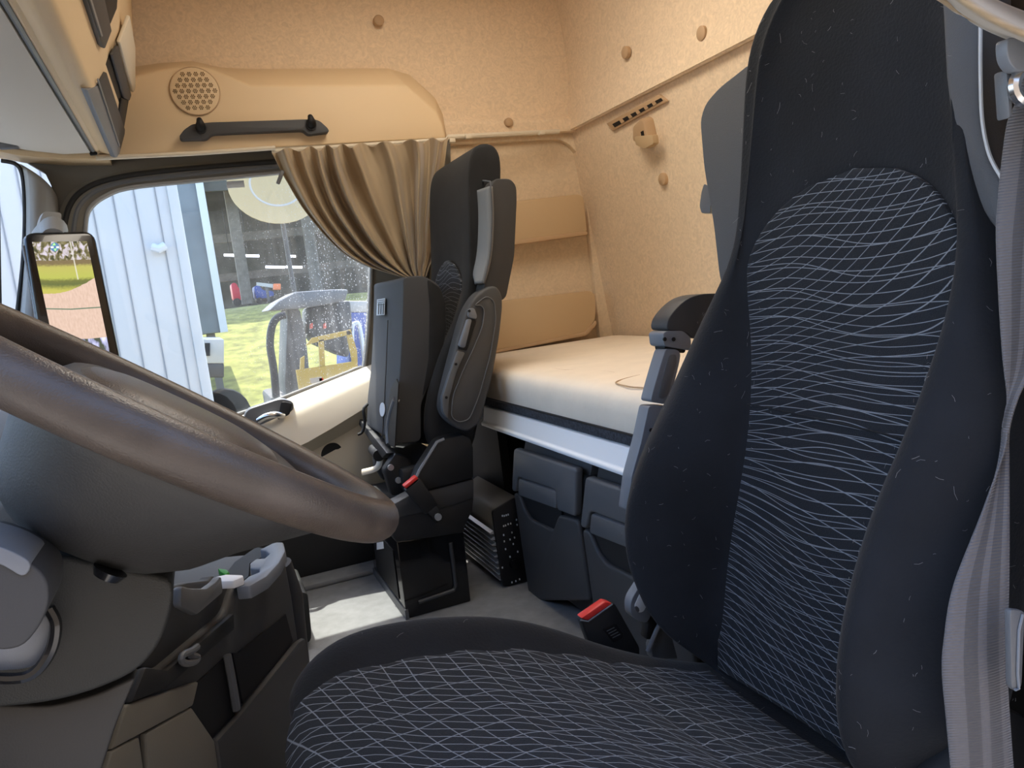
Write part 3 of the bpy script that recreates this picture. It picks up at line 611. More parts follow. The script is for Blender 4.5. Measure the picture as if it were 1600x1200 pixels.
# mechanism under the tipped cushion
x0 = P(640, 740, Y=2.3)
link('seat_pan', box((.555, 2.33, -.52), (.16, .40, .07), bev=.01), M['dark'], ps)
link('hinge_bracket', prism(pixpoly([(600, 735), (618, 708), (640, 715), (650, 745), (640, 772), (612, 775)], Y=2.17), Yv(.04), bev=.006), M['dark'], ps)
link('hinge_bracket', prism(pixpoly([(585, 700), (600, 705), (612, 735), (600, 752), (586, 730)], Y=2.42), Yv(.04), bev=.006), M['dark2'], ps)
for x, y in ((622, 750), (610, 730)):
    c = P(x, y, Y=2.165); link('bolt', tube([c, c+Yv(-.008)], .009, n=12), M['fin'], ps)
link('roller', tube([P(584, 702, Y=2.40), P(592, 712, Y=2.30)], .018, n=14), M['dark'], ps)
link('release_lever', tube(smooth_path([P(566, 738, Y=2.38), P(585, 733, Y=2.36), P(592, 726, Y=2.36), P(595, 710, Y=2.36)], 14), .012, n=8, flat=.5), M['cream'], ps)
# seat-belt buckle on the base cover
d0, d1 = P(645, 757, Y=2.02), P(676, 797, Y=2.02); ax = (d1-d0).normalized()
sd = V((0, 1, 0)).cross(ax).normalized()
bk = prism([d0+sd*.026, d1+sd*.022, d1-sd*.022, d0-sd*.026], Yv(.03), bev=.005)
bkl = link('belt_buckle', bk, M['dark'], ps)
link('press_button', prism([d0+sd*.022-ax*.002, d0+sd*.022-ax*.012, d0-sd*.022-ax*.012, d0-sd*.022-ax*.002], Yv(.026), bev=.003), M['red'], bkl, label='red press button')
link('buckle_stem', prism([d1+sd*.016-ax*.005, d1+sd*.013+ax*.04, d1-sd*.013+ax*.04, d1-sd*.016-ax*.005], Yv(.02), bev=.004), M['dark'], bkl)
c = d1+ax*.025; link('bolt', tube([c+Yv(.002), c+Yv(-.006)], .010, n=12), M['fin'], bkl)
# pedestal box
bx = link('pedestal_box', prism([V((.417, 2.075, FLOOR)), V((.612, 2.075, FLOOR)), V((.618, 2.075, -.69)), V((.420, 2.075, -.67))], Yv(.42), bev=.004), M['gloss'], ps)
link('embossed_rib', tube(smooth_path([P(x, y, Y=2.073) for x, y in ((704, 848), (708, 880), (712, 916))], 6)+[P(x, y, Y=2.073) for x, y in ((709, 922), (690, 929), (654, 941))], .006, n=8), M['dark2'], bx)
link('front_opening', prism([V((.416, 2.13, -.86)), V((.416, 2.42, -.86)), V((.418, 2.42, -.71)), V((.418, 2.13, -.71))], (-.002, 0, 0)), M['black'], bx)
link('base_flange', prism([V((.414, 2.07, FLOOR)), V((.414, 2.50, FLOOR)), V((.414, 2.50, FLOOR+.025)), V((.414, 2.07, FLOOR+.03))], (.01, 0, 0)), M['mid'], bx)
link('barcode_label', prism([P(x, y, X=.4155) for x, y in ((589, 848), (599, 846), (600, 857), (589, 859))], (-.001, 0, 0)), M['white'], bx)
# ================================================================== DRIVER SEAT
ds = thing('driver_seat', 'large black driver seat with wavy white thread centre panel in the foreground', 'seat', (.4, .74, FLOOR))
tab = [(-.600, .90, .885, .600, .55, .01, .03), (-.575, .905, .888, .598, .535, .03, .05), (-.535, .94, .89, .606, .505, .07, .085), (-.49, .998, .89, .622, .490, .100, .110), (-.42, 1.062, .888, .628, .482, .115, .118), (-.35, 1.085, .876, .620, .480, .114, .112), (-.27, 1.060, .858, .602, .478, .096, .098), (-.20, 1.018, .85, .576, .478, .070, .076), (-.13, .980, .85, .552, .480, .048, .058), (-.06, .934, .86, .537, .488, .027, .038), (.0, .885, .866, .54, .505, .010, .022), (.06, .885, .860, .552, .535, .004, .008), (.13, .889, .855, .562, .552, .002, .002), (.20, .893, .85, .572, .563, 0, 0), (.27, .893, .845, .585, .572, 0, 0), (.32, .876, .82, .60, .588, 0, 0), (.355, .83, .78, .64, .625, 0, 0)]
XP = lambda z: .62+.16*(z+.565)
zs = [r[0] for r in tab]
rings = []
for r in tab:
    z, fo, fi, ni, no, bF, bN = r; x = XP(z); top_ = max(0, (z-.27)/.09)
    th = .105 if z < 0 else .095
    if z > .30: x += .012*top_; th -= .03*top_
    if z < -.55: x += .015; th -= .03
    fm, nm_ = fo*.5+fi*.5, no*.5+ni*.5; mid_ = (fi+ni)/2
    sideF = .045; sideN = .045
    ring = [(fo, sideF), (fo-.004, -bF*.35), (fm+.012, -bF*.95), (fm-.012, -bF*1.0), (fi+.012, -bF*.35-.004), (fi-.006, .006), (fi-.05, .010), (mid_, .014), (ni+.05, .010), (ni+.006, .006), (ni-.010, -bN*.35-.004), (nm_+.012, -bN*1.0), (nm_-.010, -bN*.95), (no+.004, -bN*.35), (no, sideN), (no+.03, th), (mid_, th+.01), (fo-.03, th)]
    rings.append([V((x+dx, y, z)) for y, dx in ring])
o = link('backrest', loft(rings), M['velvet'], ds, sharp=0); subsurf(o, 2)
# centre panel with its rounded top
PL = [(1118, 1024), (1118, 960), (1125, 880), (1140, 790), (1160, 690), (1168, 620), (1170, 560), (1166, 470), (1166, 380)]
def pan(u, v):
    z = -.585+(.085+.585)*v
    _, fi, ni, _, _, _ = lerp_tab(tab, min(z, .02)); mid_ = (fi+ni)/2
    a, b = fi-.002, ni+.002
    if z > -.03:
        k = max(0.0, 1-((z+.03)/.115)**2.0)**.5; m2_ = mid_-.015; a = m2_+(a-m2_)*k; b = m2_+(b-m2_)*max(k, .02)
    y = a+(b-a)*u
    t = (y-mid_)/max(.01, (fi-ni)/2)
    return V((XP(z)+.0055-.004*(1-t*t)*0+.004*max(0, 1-t*t)-.006, y, z))
def panuv(u, v):
    p = pan(u, v); return (p.y, p.z)
o = link('centre_panel', grid(pan, 40, 70, uvfn=panuv), M['insert'], ds, sharp=0); solid(o, .010, 1)
link('panel_seam', tube(smooth_path([pan(i/10, .575-.02*i/10)+V((-.0012, 0, 0)) for i in range(11)], 20), .0014, n=5), M['velvet'], ds)
# shoulder pads
wl = [PP(x, y, V((.85, 1.0, .28)), (1, 0, -.16)) for x, y in ((1175, 95), (1153, 113), (1122, 137), (1101, 162), (1093, 188), (1099, 262), (1114, 350), (1124, 440), (1150, 500), (1190, 420))]
link('shoulder_pad', prism(round_poly(wl, .02, 3), (.075, 0, -.012), bev=.018, seg=3), M['wing'], ds, label='grey shoulder pad on the bunk side')
wn = [PP(x, y, V((.738, .6, .2)), (1, 0, -.16)) for x, y in ((1466, -30), (1530, -30), (1531, 60), (1529, 180), (1545, 250), (1566, 285), (1570, 380), (1545, 350), (1514, 312), (1490, 250), (1474, 120))]
link('shoulder_pad', prism(wn, (.05, .0, -.008), bev=.012, seg=3), M['wing'], ds, label='grey shoulder pad on the door side')
link('piping', tube(smooth_path([PP(x, y, V((.736, .6, .2)), (1, 0, -.16)) for x, y in ((1532, 40), (1532, 120), (1535, 190), (1546, 242), (1565, 278))], 24), .0018, n=6), M['piping'], ds)
link('pad_back', prism([PP(x, y, V((.79, .6, .2)), (1, 0, -.16)) for x, y in ((1525, -30), (1580, -30), (1582, 200), (1578, 300), (1545, 260), (1528, 180))], (.04, .0, 0), bev=.006), M['black'], ds)
# adjuster tab on the far pad
link('pad_adjuster', prism(round_poly((lambda l: [PP(x, y, V((.862, 1.0, .28)), (1, 0, -.16)) for x, y in l])([(1100, 287), (1110, 292), (1110, 333), (1096, 333), (1093, 322), (1096, 300)]), .004), V((.02, .02, 0)), bev=.003), M['mid'], ds)
# cushion: rows run front to rear, each row runs far side -> near side
cush = [(.020, -.468, .93, .55, .0), (.045, -.452, .965, .53, .4), (.10, -.448, .985, .51, .9), (.17, -.457, .995, .50, 1), (.24, -.470, 1.0, .495, 1), (.315, -.490, 1.0, .495, 1), (.39, -.518, .995, .495, .85), (.46, -.548, .985, .50, .45), (.52, -.570, .975, .505, .2), (.58, -.588, .96, .515, .05), (.66, -.612, .95, .53, 0), (.72, -.63, .93, .55, 0)]
rings = []
for x, zc, yf, yn, b in cush:
    bl = .042*b+.004
    zb = -.66
    dz = -.03 if x < .03 else 0
    rings.append([V((x, y, z)) for y, z in ((yf-.02, zb), (yf, zc-.07), (yf-.002, zc-.01+bl*.4), (yf-.022, zc+bl), (yf-.056, zc+bl*.85), (yf-.086, zc+.004), (yf-.13, zc+.002), ((yf+yn)/2, zc-.012), (yn+.12, zc+.002), (yn+.07, zc+.002), (yn+.045, zc+bl*.7), (yn+.02, zc+bl*.9), (yn, zc-.01), (yn, zc-.07), (yn+.02, zb))])
front = [V((.035, p.y, p.z-.02)) for p in rings[0]]
bm = loft([[V((.05+.01*0, p.y*.96+.03, max(min(p.z, -.52), -.66))) for p in rings[0]]]+rings)
o = o_cush = link('cushion', bm, M['velvet'], ds, sharp=0); subsurf(o, 2)
cx = [r[0] for r in cush]
def cpan(u, v):
    x = .026+(.595-.026)*v
    zc, yf, yn, b = lerp_tab(cush, x)
    k = 1.0 if v > .1 else (1-(1-v/.1)**2)**.5*.25+.75
    my = (yf+yn)/2; a = yf-.080; bb = yn+.070; a = my+(a-my)*k; bb = my+(bb-my)*k
    y = a+(bb-a)*u; t = (y-my)/((yf-yn)/2-.07)
    gro = -.0025*math.exp(-((x-.452)/.010)**2)
    return V((x-.004*(1-v), y, zc-.003-.009*max(0, 1-t*t)+.007+gro-(.012*max(0, 1-v/.06)**2)))
o = link('cushion_panel', grid(cpan, 40, 70, uvfn=lambda u, v: (cpan(u, v).y, cpan(u, v).x)), M['insert2'], ds, sharp=0); solid(o, .010, -1)
link('panel_seam', tube([cpan(i/12, .749)+V((0, 0, .0035)) for i in range(13)], .0026, n=5), M['velvet'], ds)
def lint(parent, src, count, seed, name='lint_fibres'):
    rnd = random.Random(seed); dg_ = bpy.context.evaluated_depsgraph_get(); ev = src.evaluated_get(dg_); me = ev.to_mesh()
    off = ORG[src]; polys = [p for p in me.polygons if p.area > 1e-7]; ws = [p.area for p in polys]; bm = bmesh.new()
    cs_ = [(off+p.center.copy(), p.normal.copy()) for p in rnd.choices(polys, ws, k=count)]; ev.to_mesh_clear()
    for c, n in cs_:
        if n.x > .3 or n.z < -.5: continue
        c = c+V((rnd.uniform(-.006, .006), rnd.uniform(-.006, .006), rnd.uniform(-.006, .006)))
        t = n.orthogonal().normalized(); t = Matrix.Rotation(rnd.uniform(0, 6.28), 3, n) @ t; b_ = n.cross(t)
        ln = rnd.uniform(.002, .008)*(1 if rnd.random() < .85 else 2); cv = rnd.uniform(-.22, .22)*ln
        tube([c+n*.0012-t*ln/2, c+n*.0016+b_*cv, c+n*.0012+t*ln/2], rnd.uniform(.00008, .00017), bm, n=3, cap=False)
    return link(name, bm, M['lint'], parent, kind='stuff', label='pale lint fibres stuck to the cloth')
M['lint'] = mat('pale_lint', (.26, .26, .27), .9)
lint(ds, [c for c in ds.children if c.name.startswith('backrest')][0], 1300, 3)
lint(ds, o_cush, 350, 5)
# suspension base under the seat
link('base_skirt', prism([V((.12, .56, FLOOR)), V((.62, .56, FLOOR)), V((.62, .94, FLOOR)), V((.12, .94, FLOOR))], (0, 0, .26), bev=.02), M['dark'], ds)
link('recliner_cover', prism(round_poly([V((.53, .488, -.60)), V((.70, .488, -.60)), V((.72, .488, -.50)), V((.66, .488, -.46)), V((.55, .488, -.53))], .03), Yv(.03), bev=.008), M['dark'], ds)
# folded-up armrest on the bunk side
YA = 1.10
pa = lambda l, Y: pixpoly([(x+12, y) for x, y in l], Y=Y)
a1 = pa([(1029, 516), (1031, 500), (1043, 483), (1062, 466), (1084, 459), (1120, 458), (1135, 480), (1110, 520), (1070, 530), (1062, 520)], YA)
arm2 = link('armrest', prism(round_poly(a1, .02, 3), Yv(.05), bev=.016, seg=3), M['dark2'], ds)
for nm, pts, m_, yy, th in (('arm_hinge', [(1024, 521), (1030, 517), (1056, 517), (1068, 528), (1068, 548), (1026, 541)], 'light', YA-.004, .045), ('hinge_gap', [(1026, 539), (1060, 545), (1058, 552), (1027, 548)], 'black', YA+.002, .03), ('height_lever', [(1028, 545), (1046, 546), (1052, 552), (1050, 566), (1036, 622), (1028, 632), (1004, 628), (1010, 605), (1020, 570)], 'light', YA-.006, .032), ('arm_frame', [(1002, 634), (1034, 634), (1010, 700), (985, 790), (968, 800), (975, 745), (990, 690)], 'light', YA-.004, .03)):
    link(nm, prism(round_poly(pa(pts, yy), .006, 3), Yv(th), bev=.005, seg=3), M[m_], arm2)
link('lever_groove', prism(round_poly(pa([(1033, 555), (1045, 553), (1046, 566), (1032, 618), (1024, 624), (1016, 620), (1024, 590)], YA-.0075), .006, 3), Yv(.004), bev=.001), M['mid'], arm2)
for x, y in ((1040, 530), (1026, 530), (1005, 672)):
    c = P(x+12, y, Y=YA-.005); link('screw', tube([c, c+Yv(-.002)], .0035, n=10), M['black'], arm2)
# driver buckle
YB = 1.035
bl = link('belt_buckle', prism(round_poly(pixpoly([(907, 968), (954, 941), (962, 944), (1000, 1012), (1000, 1060), (940, 1060)], Y=YB), .004, 2), Yv(.016), bev=.004), M['dark'], ds)
link('press_button', prism(pixpoly([(908, 966), (946, 940), (957, 943), (919, 970)], Y=YB-.002), Yv(.017), bev=.002), M['red'], bl, label='red press button')
link('button_rim', tube([P(x, y, Y=YB-.003) for x, y in ((907, 969), (919, 971), (957, 944))], .0014, n=6), M['light'], bl)
link('buckle_label', prism(round_poly(pixpoly([(942, 984), (962, 974), (974, 992), (972, 998), (958, 1004)], Y=YB-.001), .003), Yv(.002)), M['black'], bl)
bm = bmesh.new()
for k in range(4):
    prism(pixpoly([(948+k*3, 986+k*3.5), (960+k*3, 980+k*3.5), (960.5+k*3, 981+k*3.5), (948.5+k*3, 987+k*3.5)], Y=YB-.0016), Yv(.001), bm)
link('label_print', bm, M['mid'], bl)
# ================================================================== REMOTE tucked between seat and bunk
rm = thing('remote_control', 'grey handheld remote with oval buttons tucked between driver seat and bunk', 'remote control', P(1005, 960, Y=1.05))
YR = 1.025
link('case', prism(round_poly(pixpoly([(985, 945), (988, 934), (1004, 909), (1030, 925), (1030, 935), (1012, 973), (1000, 972), (986, 962)], Y=YR), .006, 3), Yv(.02), bev=.004, seg=3), M['light'], rm)
link('keypad', prism(round_poly(pixpoly([(991, 947), (1006, 914), (1021, 924), (1006, 956), (998, 958)], Y=YR-.001), .004, 3), Yv(.003), bev=.001), M['alu'], rm)
for x, y, r in ((996, 952, 3.4), (1006, 936, 3.0), (1017, 921, 3.0)):
    link('button', prism([P(x+r*.8*math.cos(t)+r*.35*math.sin(t), y+r*1.3*math.sin(t), Y=YR-.003) for t in [k*math.pi/8 for k in range(16)]], Yv(.003)), M['mid'], rm)
link('button', prism(pixpoly([(1010, 926), (1012, 927), (1013, 937), (1011, 936)], Y=YR-.003), Yv(.003)), M['mid'], rm)
link('side_grip', prism(pixpoly([(1013, 974), (1031, 930), (1036, 942), (1034, 968), (1020, 1000), (1010, 1000)], Y=YR+.006), Yv(.02), bev=.003), M['black'], rm)
link('holder_strap', tube([P(1012, 1018, Y=YR-.002), P(1026, 985, Y=YR-.002), P(1044, 950, Y=YR-.002)], .004, n=8), M['light'], rm)
link('holder_bracket', prism(pixpoly([(1018, 1012), (1030, 980), (1044, 965), (1052, 1000), (1060, 1030), (1020, 1030)], Y=YR+.01), Yv(.02), bev=.003), M['mid'], rm)
# ================================================================== SEAT BELT AND PILLAR FITTINGS
lft = [(1612, 60), (1590, 150), (1572, 200), (1558, 325), (1557, 400), (1566, 550), (1575, 625), (1575, 668), (1569, 705), (1535, 800), (1490, 915), (1475, 1000), (1472, 1050), (1478, 1120), (1487, 1215)]
rgt = [(1690, 60), (1670, 150), (1655, 200), (1638, 325), (1632, 400), (1620, 550), (1590, 625), (1578, 668), (1577, 705), (1577, 800), (1576, 915), (1573, 1000), (1573, 1050), (1577, 1120), (1584, 1215)]
ya = [.47]*15; yb = [.45, .45, .45, .45, .45, .455, .462, .468, .474, .462, .452, .452, .452, .452, .452]
A = [P(*q, Y=y) for q, y in zip(lft, ya)]; B = [P(*q, Y=y) for q, y in zip(rgt, yb)]
def beltf(u, v):
    a, b = poly_at(A, v), poly_at(B, v); p = a+(b-a)*u
    p.y -= .006*math.sin(math.pi*u)*math.sin(v*9)
    return p
sb = link('seat_belt', grid(beltf, 10, 90, uvfn=lambda u, v: (u, v)), M['belt'], sharp=0, label='grey-blue driver seat belt webbing hanging twisted down the right edge', cat='seat belt'); solid(sb, .0016)
gd = thing('belt_guide', 'grey plastic belt guide at the top of the door pillar over the seat belt', 'belt guide', P(1585, 95, Y=.43))
link('housing', prism(round_poly(pixpoly([(1573, 58), (1630, 60), (1650, 112), (1587, 110), (1575, 92)], Y=.425), .006, 3), Yv(.010), bev=.006, seg=3), M['light'], gd)
link('guide_ring', tube([P(1606+22*math.cos(t), 136+24*math.sin(t), Y=.43) for t in [k*math.pi/9 for k in range(18)]], .005, closed=True, n=8), M['metal'], gd)
link('guide_plate', prism(pixpoly([(1573, 108), (1584, 108), (1584, 180), (1578, 186)], Y=.435), Yv(.012), bev=.003), M['mid'], gd)
lt = thing('pillar_latch', 'small grey latch cover on the door pillar beside the hanging seat belt', 'latch', P(1582, 1000, Y=.44))
link('cover', prism(round_poly(pixpoly([(1579, 952), (1602, 955), (1597, 1072), (1590, 1082), (1581, 1075)], Y=.43), .004, 2), Yv(.006), bev=.004), M['mid'], lt)
link('groove', tube([P(x, y, Y=.429) for x, y in ((1598, 960), (1592, 985), (1590, 1050), (1592, 1076), (1586, 1078))], .0012, n=6), M['light'], lt)
# ================================================================== STEERING WHEEL
T_, YW = .64, .05
wc = V((-.05, .73, -.065)); Rz = Matrix.Rotation(YW, 3, 'Z')
wa, wb, wn = Rz @ V((math.cos(T_), 0, -math.sin(T_))), Rz @ V((0, 1, 0)), Rz @ V((math.sin(T_), 0, math.cos(T_)))
Wp = lambda a, b, n: wc+wa*a+wb*b+wn*n
sw = thing('steering_wheel', 'large dark leather steering wheel in the foreground with flared hub cover', 'steering wheel', wc)
link('rim', tube([Wp(.222*math.cos(t), .222*math.sin(t), 0) for t in [k*math.pi/48 for k in range(96)]], .0185, closed=True, n=20), M['wheel'], sw, sharp=0)
def rr_ring(a0, a1, b0, b1, n, e=.55, k=32):
    ca, cb, ra, rb = (a0+a1)/2, (b0+b1)/2, (a1-a0)/2, (b1-b0)/2
    return [Wp(ca+ra*math.copysign(abs(math.cos(t))**e, math.cos(t)), cb+rb*math.copysign(abs(math.sin(t))**e, math.sin(t)), n) for t in [2*math.pi*i/k for i in range(k)]]
hubr = [rr_ring(-.075, .150, -.205, .205, -.004), rr_ring(-.085, .165, -.208, .208, -.012), rr_ring(-.085, .150, -.200, .200, -.030, .65), rr_ring(-.08, .120, -.175, .175, -.062, .75), rr_ring(-.075, .100, -.150, .150, -.088, .8), rr_ring(-.06, .08, -.125, .125, -.104, .85), rr_ring(-.03, .05, -.08, .08, -.112, .9)]
link('hub_cover', loft(hubr), M['hub'], sw, sharp=60)
link('spoke_face', loft([rr_ring(-.075, .150, -.20, .20, -.006), rr_ring(-.07, .145, -.195, .195, .002), rr_ring(-.06, .12, -.17, .17, .006)]), M['dark2'], sw, sharp=40)
link('airbag_pad', loft([rr_ring(-.06, .12, -.10, .10, .000, .7), rr_ring(-.062, .122, -.102, .102, .003, .7), rr_ring(-.052, .112, -.094, .094, .010, .75), rr_ring(-.035, .09, -.075, .075, .014, .8), rr_ring(-.01, .05, -.04, .04, .016, .9)]), M['wheel'], sw, sharp=50)
c = Wp(.028, -.130, -.103); link('hub_screw', tube([c, c-wn*.006], [.012, .009], n=14), M['gloss'], sw)
# ================================================================== COLUMN AND STALK
co = thing('steering_column', 'dark steering column cover below the steering wheel', 'steering column', P(120, 1100, Y=.66))
sh = pixpoly([(60, 860), (272, 905), (269, 950), (250, 1008), (215, 1050), (150, 1080), (80, 1099), (-80, 1116), (-120, 860)], Y=.625)
link('upper_cover', prism(round_poly(sh, .02, 3), Yv(.22), bev=.022, seg=4), M['shroud'], co)
lo = pixpoly([(214, 1056), (205, 1076), (182, 1130), (150, 1230), (-120, 1260), (-120, 1100), (80, 1104), (150, 1086)], Y=.645)
link('lower_cover', prism(round_poly(lo, .008, 2), Yv(.18), bev=.015, seg=3), M['hub'], co)
stl = thing('column_stalk', 'grey and black column stalk lever at the left edge under the wheel', 'stalk', P(30, 920, Y=.56))
link('lever', prism(round_poly(pixpoly([(-60, 840), (15, 862), (55, 885), (74, 905), (78, 940), (62, 980), (35, 1012), (0, 1018), (-60, 1000)], Y=.545), .012, 3), Yv(.06), bev=.014, seg=4), M['dark2'], stl)
link('lever_cap', prism(round_poly(pixpoly([(-60, 838), (14, 858), (52, 880), (38, 905), (0, 880), (-60, 868)], Y=.543), .008, 3), Yv(.05), bev=.006, seg=3), M['light'], stl)
link('collar', tube(smooth_path([P(x, y, Y=.60) for x, y in ((76, 950), (87, 975), (80, 1015), (55, 1050), (20, 1060), (-40, 1056))], 24), .004, n=8), M['gloss'], stl)
link('collar_plate', prism(round_poly(pixpoly([(60, 960), (82, 965), (80, 1010), (54, 1046), (-40, 1052), (-40, 990)], Y=.606), .01, 3), Yv(.03), bev=.004), M['light'], stl)
# ================================================================== DASHBOARD
da = thing('dashboard', 'dark dashboard with storage pockets and trays wrapping round behind the steering wheel', 'dashboard', (-.3, 1.3, FLOOR))
pA, pB = V((-.13, .95, 0)), V((.085, 1.38, 0)); nD = V((pB.y-pA.y, -(pB.x-pA.x), 0)).normalized()
onD = lambda px, py, off=0: PP(px, py, pA+nD*off, nD)
z3 = lambda l, off=0: [onD(x/3, 800+y/3, off) for x, y in l]
link('main_body', prism([V((-.93, .42, FLOOR)), V((-.30, .42, FLOOR)), V((-.24, .92, FLOOR)), V((-.22, 2.0, FLOOR)), V((-.40, 2.60, FLOOR)), V((-.93, 2.60, FLOOR))], (0, 0, .62), bev=.03, seg=3), M['dark'], da)
link('dash_top', prism([V((-.95, .42, -.29)), V((-.30, .42, -.29)), V((-.26, 1.0, -.29)), V((-.30, 2.0, -.29)), V((-.45, 2.60, -.29)), V((-.95, 2.60, -.29))], (0, 0, .15), bev=.04, seg=4), M['dark2'], da)
face = z3([(300, 1260), (400, 1120), (560, 905), (640, 728), (745, 742), (1065, 470), (1100, 352), (1322, 180), (1345, 235), (1374, 390), (1410, 640), (1425, 900), (1425, 1500), (300, 1500)])
link('console_face', prism(face, -nD*.30, bev=.012, seg=3), M['dark2'], da)
link('end_cap', tube([onD(1318/3, 800+240/3, -.022), onD(1366/3, 800+390/3, -.022), onD(1412/3, 800+900/3, -.022)], [.018, .020, .022], n=16), M['dark2'], da)
link('console_band', prism(z3([(556, 908), (900, 796), (872, 912), (484, 1118)]), nD*.010, bev=.003), M['trim'], da)
link('upper_shelf', prism(z3([(640, 730), (745, 742), (1065, 474), (1065, 555), (905, 690), (740, 830), (570, 900)]), nD*.012, bev=.004), M['dark'], da)
link('upper_panel', prism(z3([(640, 728), (790, 430), (812, 350), (880, 330), (985, 318), (1000, 296), (1060, 330), (1104, 350), (1068, 470), (745, 742)], -.012), -nD*.02, bev=.004), M['dark2'], da)
link('open_pocket', prism(z3([(908, 806), (1064, 668), (1108, 928), (976, 1068), (872, 900)]), nD*.003), M['black'], da)
link('open_pocket', prism(z3([(1082, 662), (1110, 660), (1332, 478), (1365, 605), (1130, 898)]), nD*.003), M['black'], da)
link('pocket_divider', tube(z3([(1064, 672), (1085, 780), (1108, 928)], .008), .006, n=8), M['mid'], da)
link('pocket_front', prism(z3([(976, 1072), (1108, 930), (1132, 900), (1368, 610), (1400, 590), (1432, 800), (1440, 1250), (1000, 1250)]), nD*.014, bev=.006), M['dark2'], da)
link('drawer_front', prism(z3([(650, 1040), (866, 918), (975, 1076), (1000, 1260), (665, 1260)]), nD*.010, bev=.003), M['trim'], da)
link('drawer_front', prism(z3([(484, 1122), (615, 1056), (645, 1260), (440, 1260)]), nD*.010, bev=.003), M['trim'], da)
link('bag_hook', tube(smooth_path(z3([(925, 630), (900, 650), (860, 668), (850, 695), (875, 710), (915, 700), (925, 680), (895, 672)], .016), 20), .0045, n=8), M['mid'], da)
# cup pocket front and tray top
link('cup_pocket', prism(round_poly(z3([(808, 350), (860, 362), (930, 362), (975, 330), (1000, 300), (1010, 380), (885, 486), (806, 446)], .012), .004, 2), nD*.012, bev=.005), M['mid'], da)
ZT = -.375
zt3 = lambda l, z=ZT: [P(x/3, 800+y/3, Z=z) for x, y in l]
link('tray_top', prism(zt3([(1104, 352), (1170, 345), (1250, 300), (1310, 235), (1338, 180), (1328, 140), (1285, 140), (1215, 176), (1245, 178), (1262, 195), (1240, 215), (1200, 218), (1170, 240), (1172, 262), (1215, 262), (1215, 280), (1165, 300)]), (0, 0, -.02), bev=.003), M['light'], da)
link('cup_recess', prism(zt3([(1050, 300), (1100, 235), (1200, 165), (1260, 172), (1250, 200), (1170, 240), (1165, 300), (1110, 345)], ZT-.018), (0, 0, -.01)), M['black'], da)
cd = thing('folded_card', 'white folded card lying in the dashboard tray beside the cup pocket', 'card', P(357, 905, Z=ZT))
link('sheet', prism(zt3([(1000, 306), (1060, 291), (1138, 294), (1140, 303), (1092, 322), (1004, 326)], ZT+.012), (0, 0, -.012), bev=.002), M['white'], cd)
gt = thing('green_packet', 'small green packet showing in the dashboard tray behind the white card', 'packet', P(350, 893, Z=ZT))
link('wrapper', prism(zt3([(1020, 262), (1062, 268), (1076, 280), (1056, 292), (1034, 280)], ZT+.012), (0, 0, -.012), bev=.002), M['green'], gt)
# foot plate standing on the floor beyond the console
fp_ = thing('foot_plate', 'dark ribbed foot plate standing on the floor beyond the dashboard end', 'foot plate', P(478, 1008, Z=FLOOR))
fpz = pixpoly([(463, 926), (481, 926), (487, 988), (486, 1003), (474, 1008)], Y=2.08); fpz = [V((p.x, p.y, max(p.z, FLOOR+.002))) for p in fpz]
link('plate', prism(round_poly(fpz, .01, 2), Yv(.22), bev=.008, seg=2), M['shroud'], fp_)
link('foot', box((fpz[-1].x-.03, 2.2, FLOOR+.015), (.10, .18, .028), bev=.006), M['black'], fp_)
# floor mat edge
fm = thing('floor_mat', 'grey rubber floor mat between dashboard and passenger seat box', 'floor mat', (.2, 1.6, FLOOR))
link('mat', prism([V((-.18, 1.05, FLOOR)), V((.60, 1.05, FLOOR)), V((.60, 1.96, FLOOR)), V((.25, 2.03, FLOOR)), V((-.18, 2.06, FLOOR))], (0, 0, .008), bev=.003), M['floor'], fm)
# ================================================================== MIRROR CAMERA DISPLAY on the A-pillar
scr = bpy.data.materials.new('mirror_screen_image'); scr.use_nodes = True; nt = scr.node_tree; b = nt.nodes['Principled BSDF']
uv = node(nt, 'ShaderNodeUVMap'); sp_ = node(nt, 'ShaderNodeSeparateXYZ'); nt.links.new(uv.outputs[0], sp_.inputs[0])
u_, v_ = sp_.outputs[0], sp_.outputs[1]
def nzs(scale, dist=0, sc=(1, 1, 1)):
    m_ = node(nt, 'ShaderNodeMapping'); m_.inputs['Scale'].default_value = sc; nt.links.new(uv.outputs[0], m_.inputs[0])
    n_ = node(nt, 'ShaderNodeTexNoise'); n_.inputs['Scale'].default_value = scale; n_.inputs['Detail'].default_value = 5; n_.inputs['Distortion'].default_value = dist
    nt.links.new(m_.outputs[0], n_.inputs['Vector']); return n_.outputs['Fac']
def ramp(fac, stops, interp='LINEAR'):
    r = node(nt, 'ShaderNodeValToRGB'); r.color_ramp.interpolation = interp; e = r.color_ramp.elements
    e[0].position, e[0].color = stops[0][0], (*stops[0][1], 1); e[1].position, e[1].color = stops[-1][0], (*stops[-1][1], 1)
    for p_, c_ in stops[1:-1]:
        x = e.new(p_); x.color = (*c_, 1)
    nt.links.new(fac, r.inputs['Fac']); return r.outputs['Color']
def mixc(f, a, b_):
    m_ = node(nt, 'ShaderNodeMixRGB')
    for i, x in enumerate((f, a, b_)):
        if isinstance(x, (int, float)): m_.inputs[i].default_value = x
        elif isinstance(x, tuple): m_.inputs[i].default_value = (*x, 1)
        else: nt.links.new(x, m_.inputs[i])
    return m_.outputs[0]
vd = mth(nt, 'ADD', v_, mth(nt, 'MULTIPLY', nzs(14), .012))
vr = mth(nt, 'SUBTRACT', vd, mth(nt, 'MULTIPLY', mth(nt, 'MULTIPLY', u_, u_), .10))
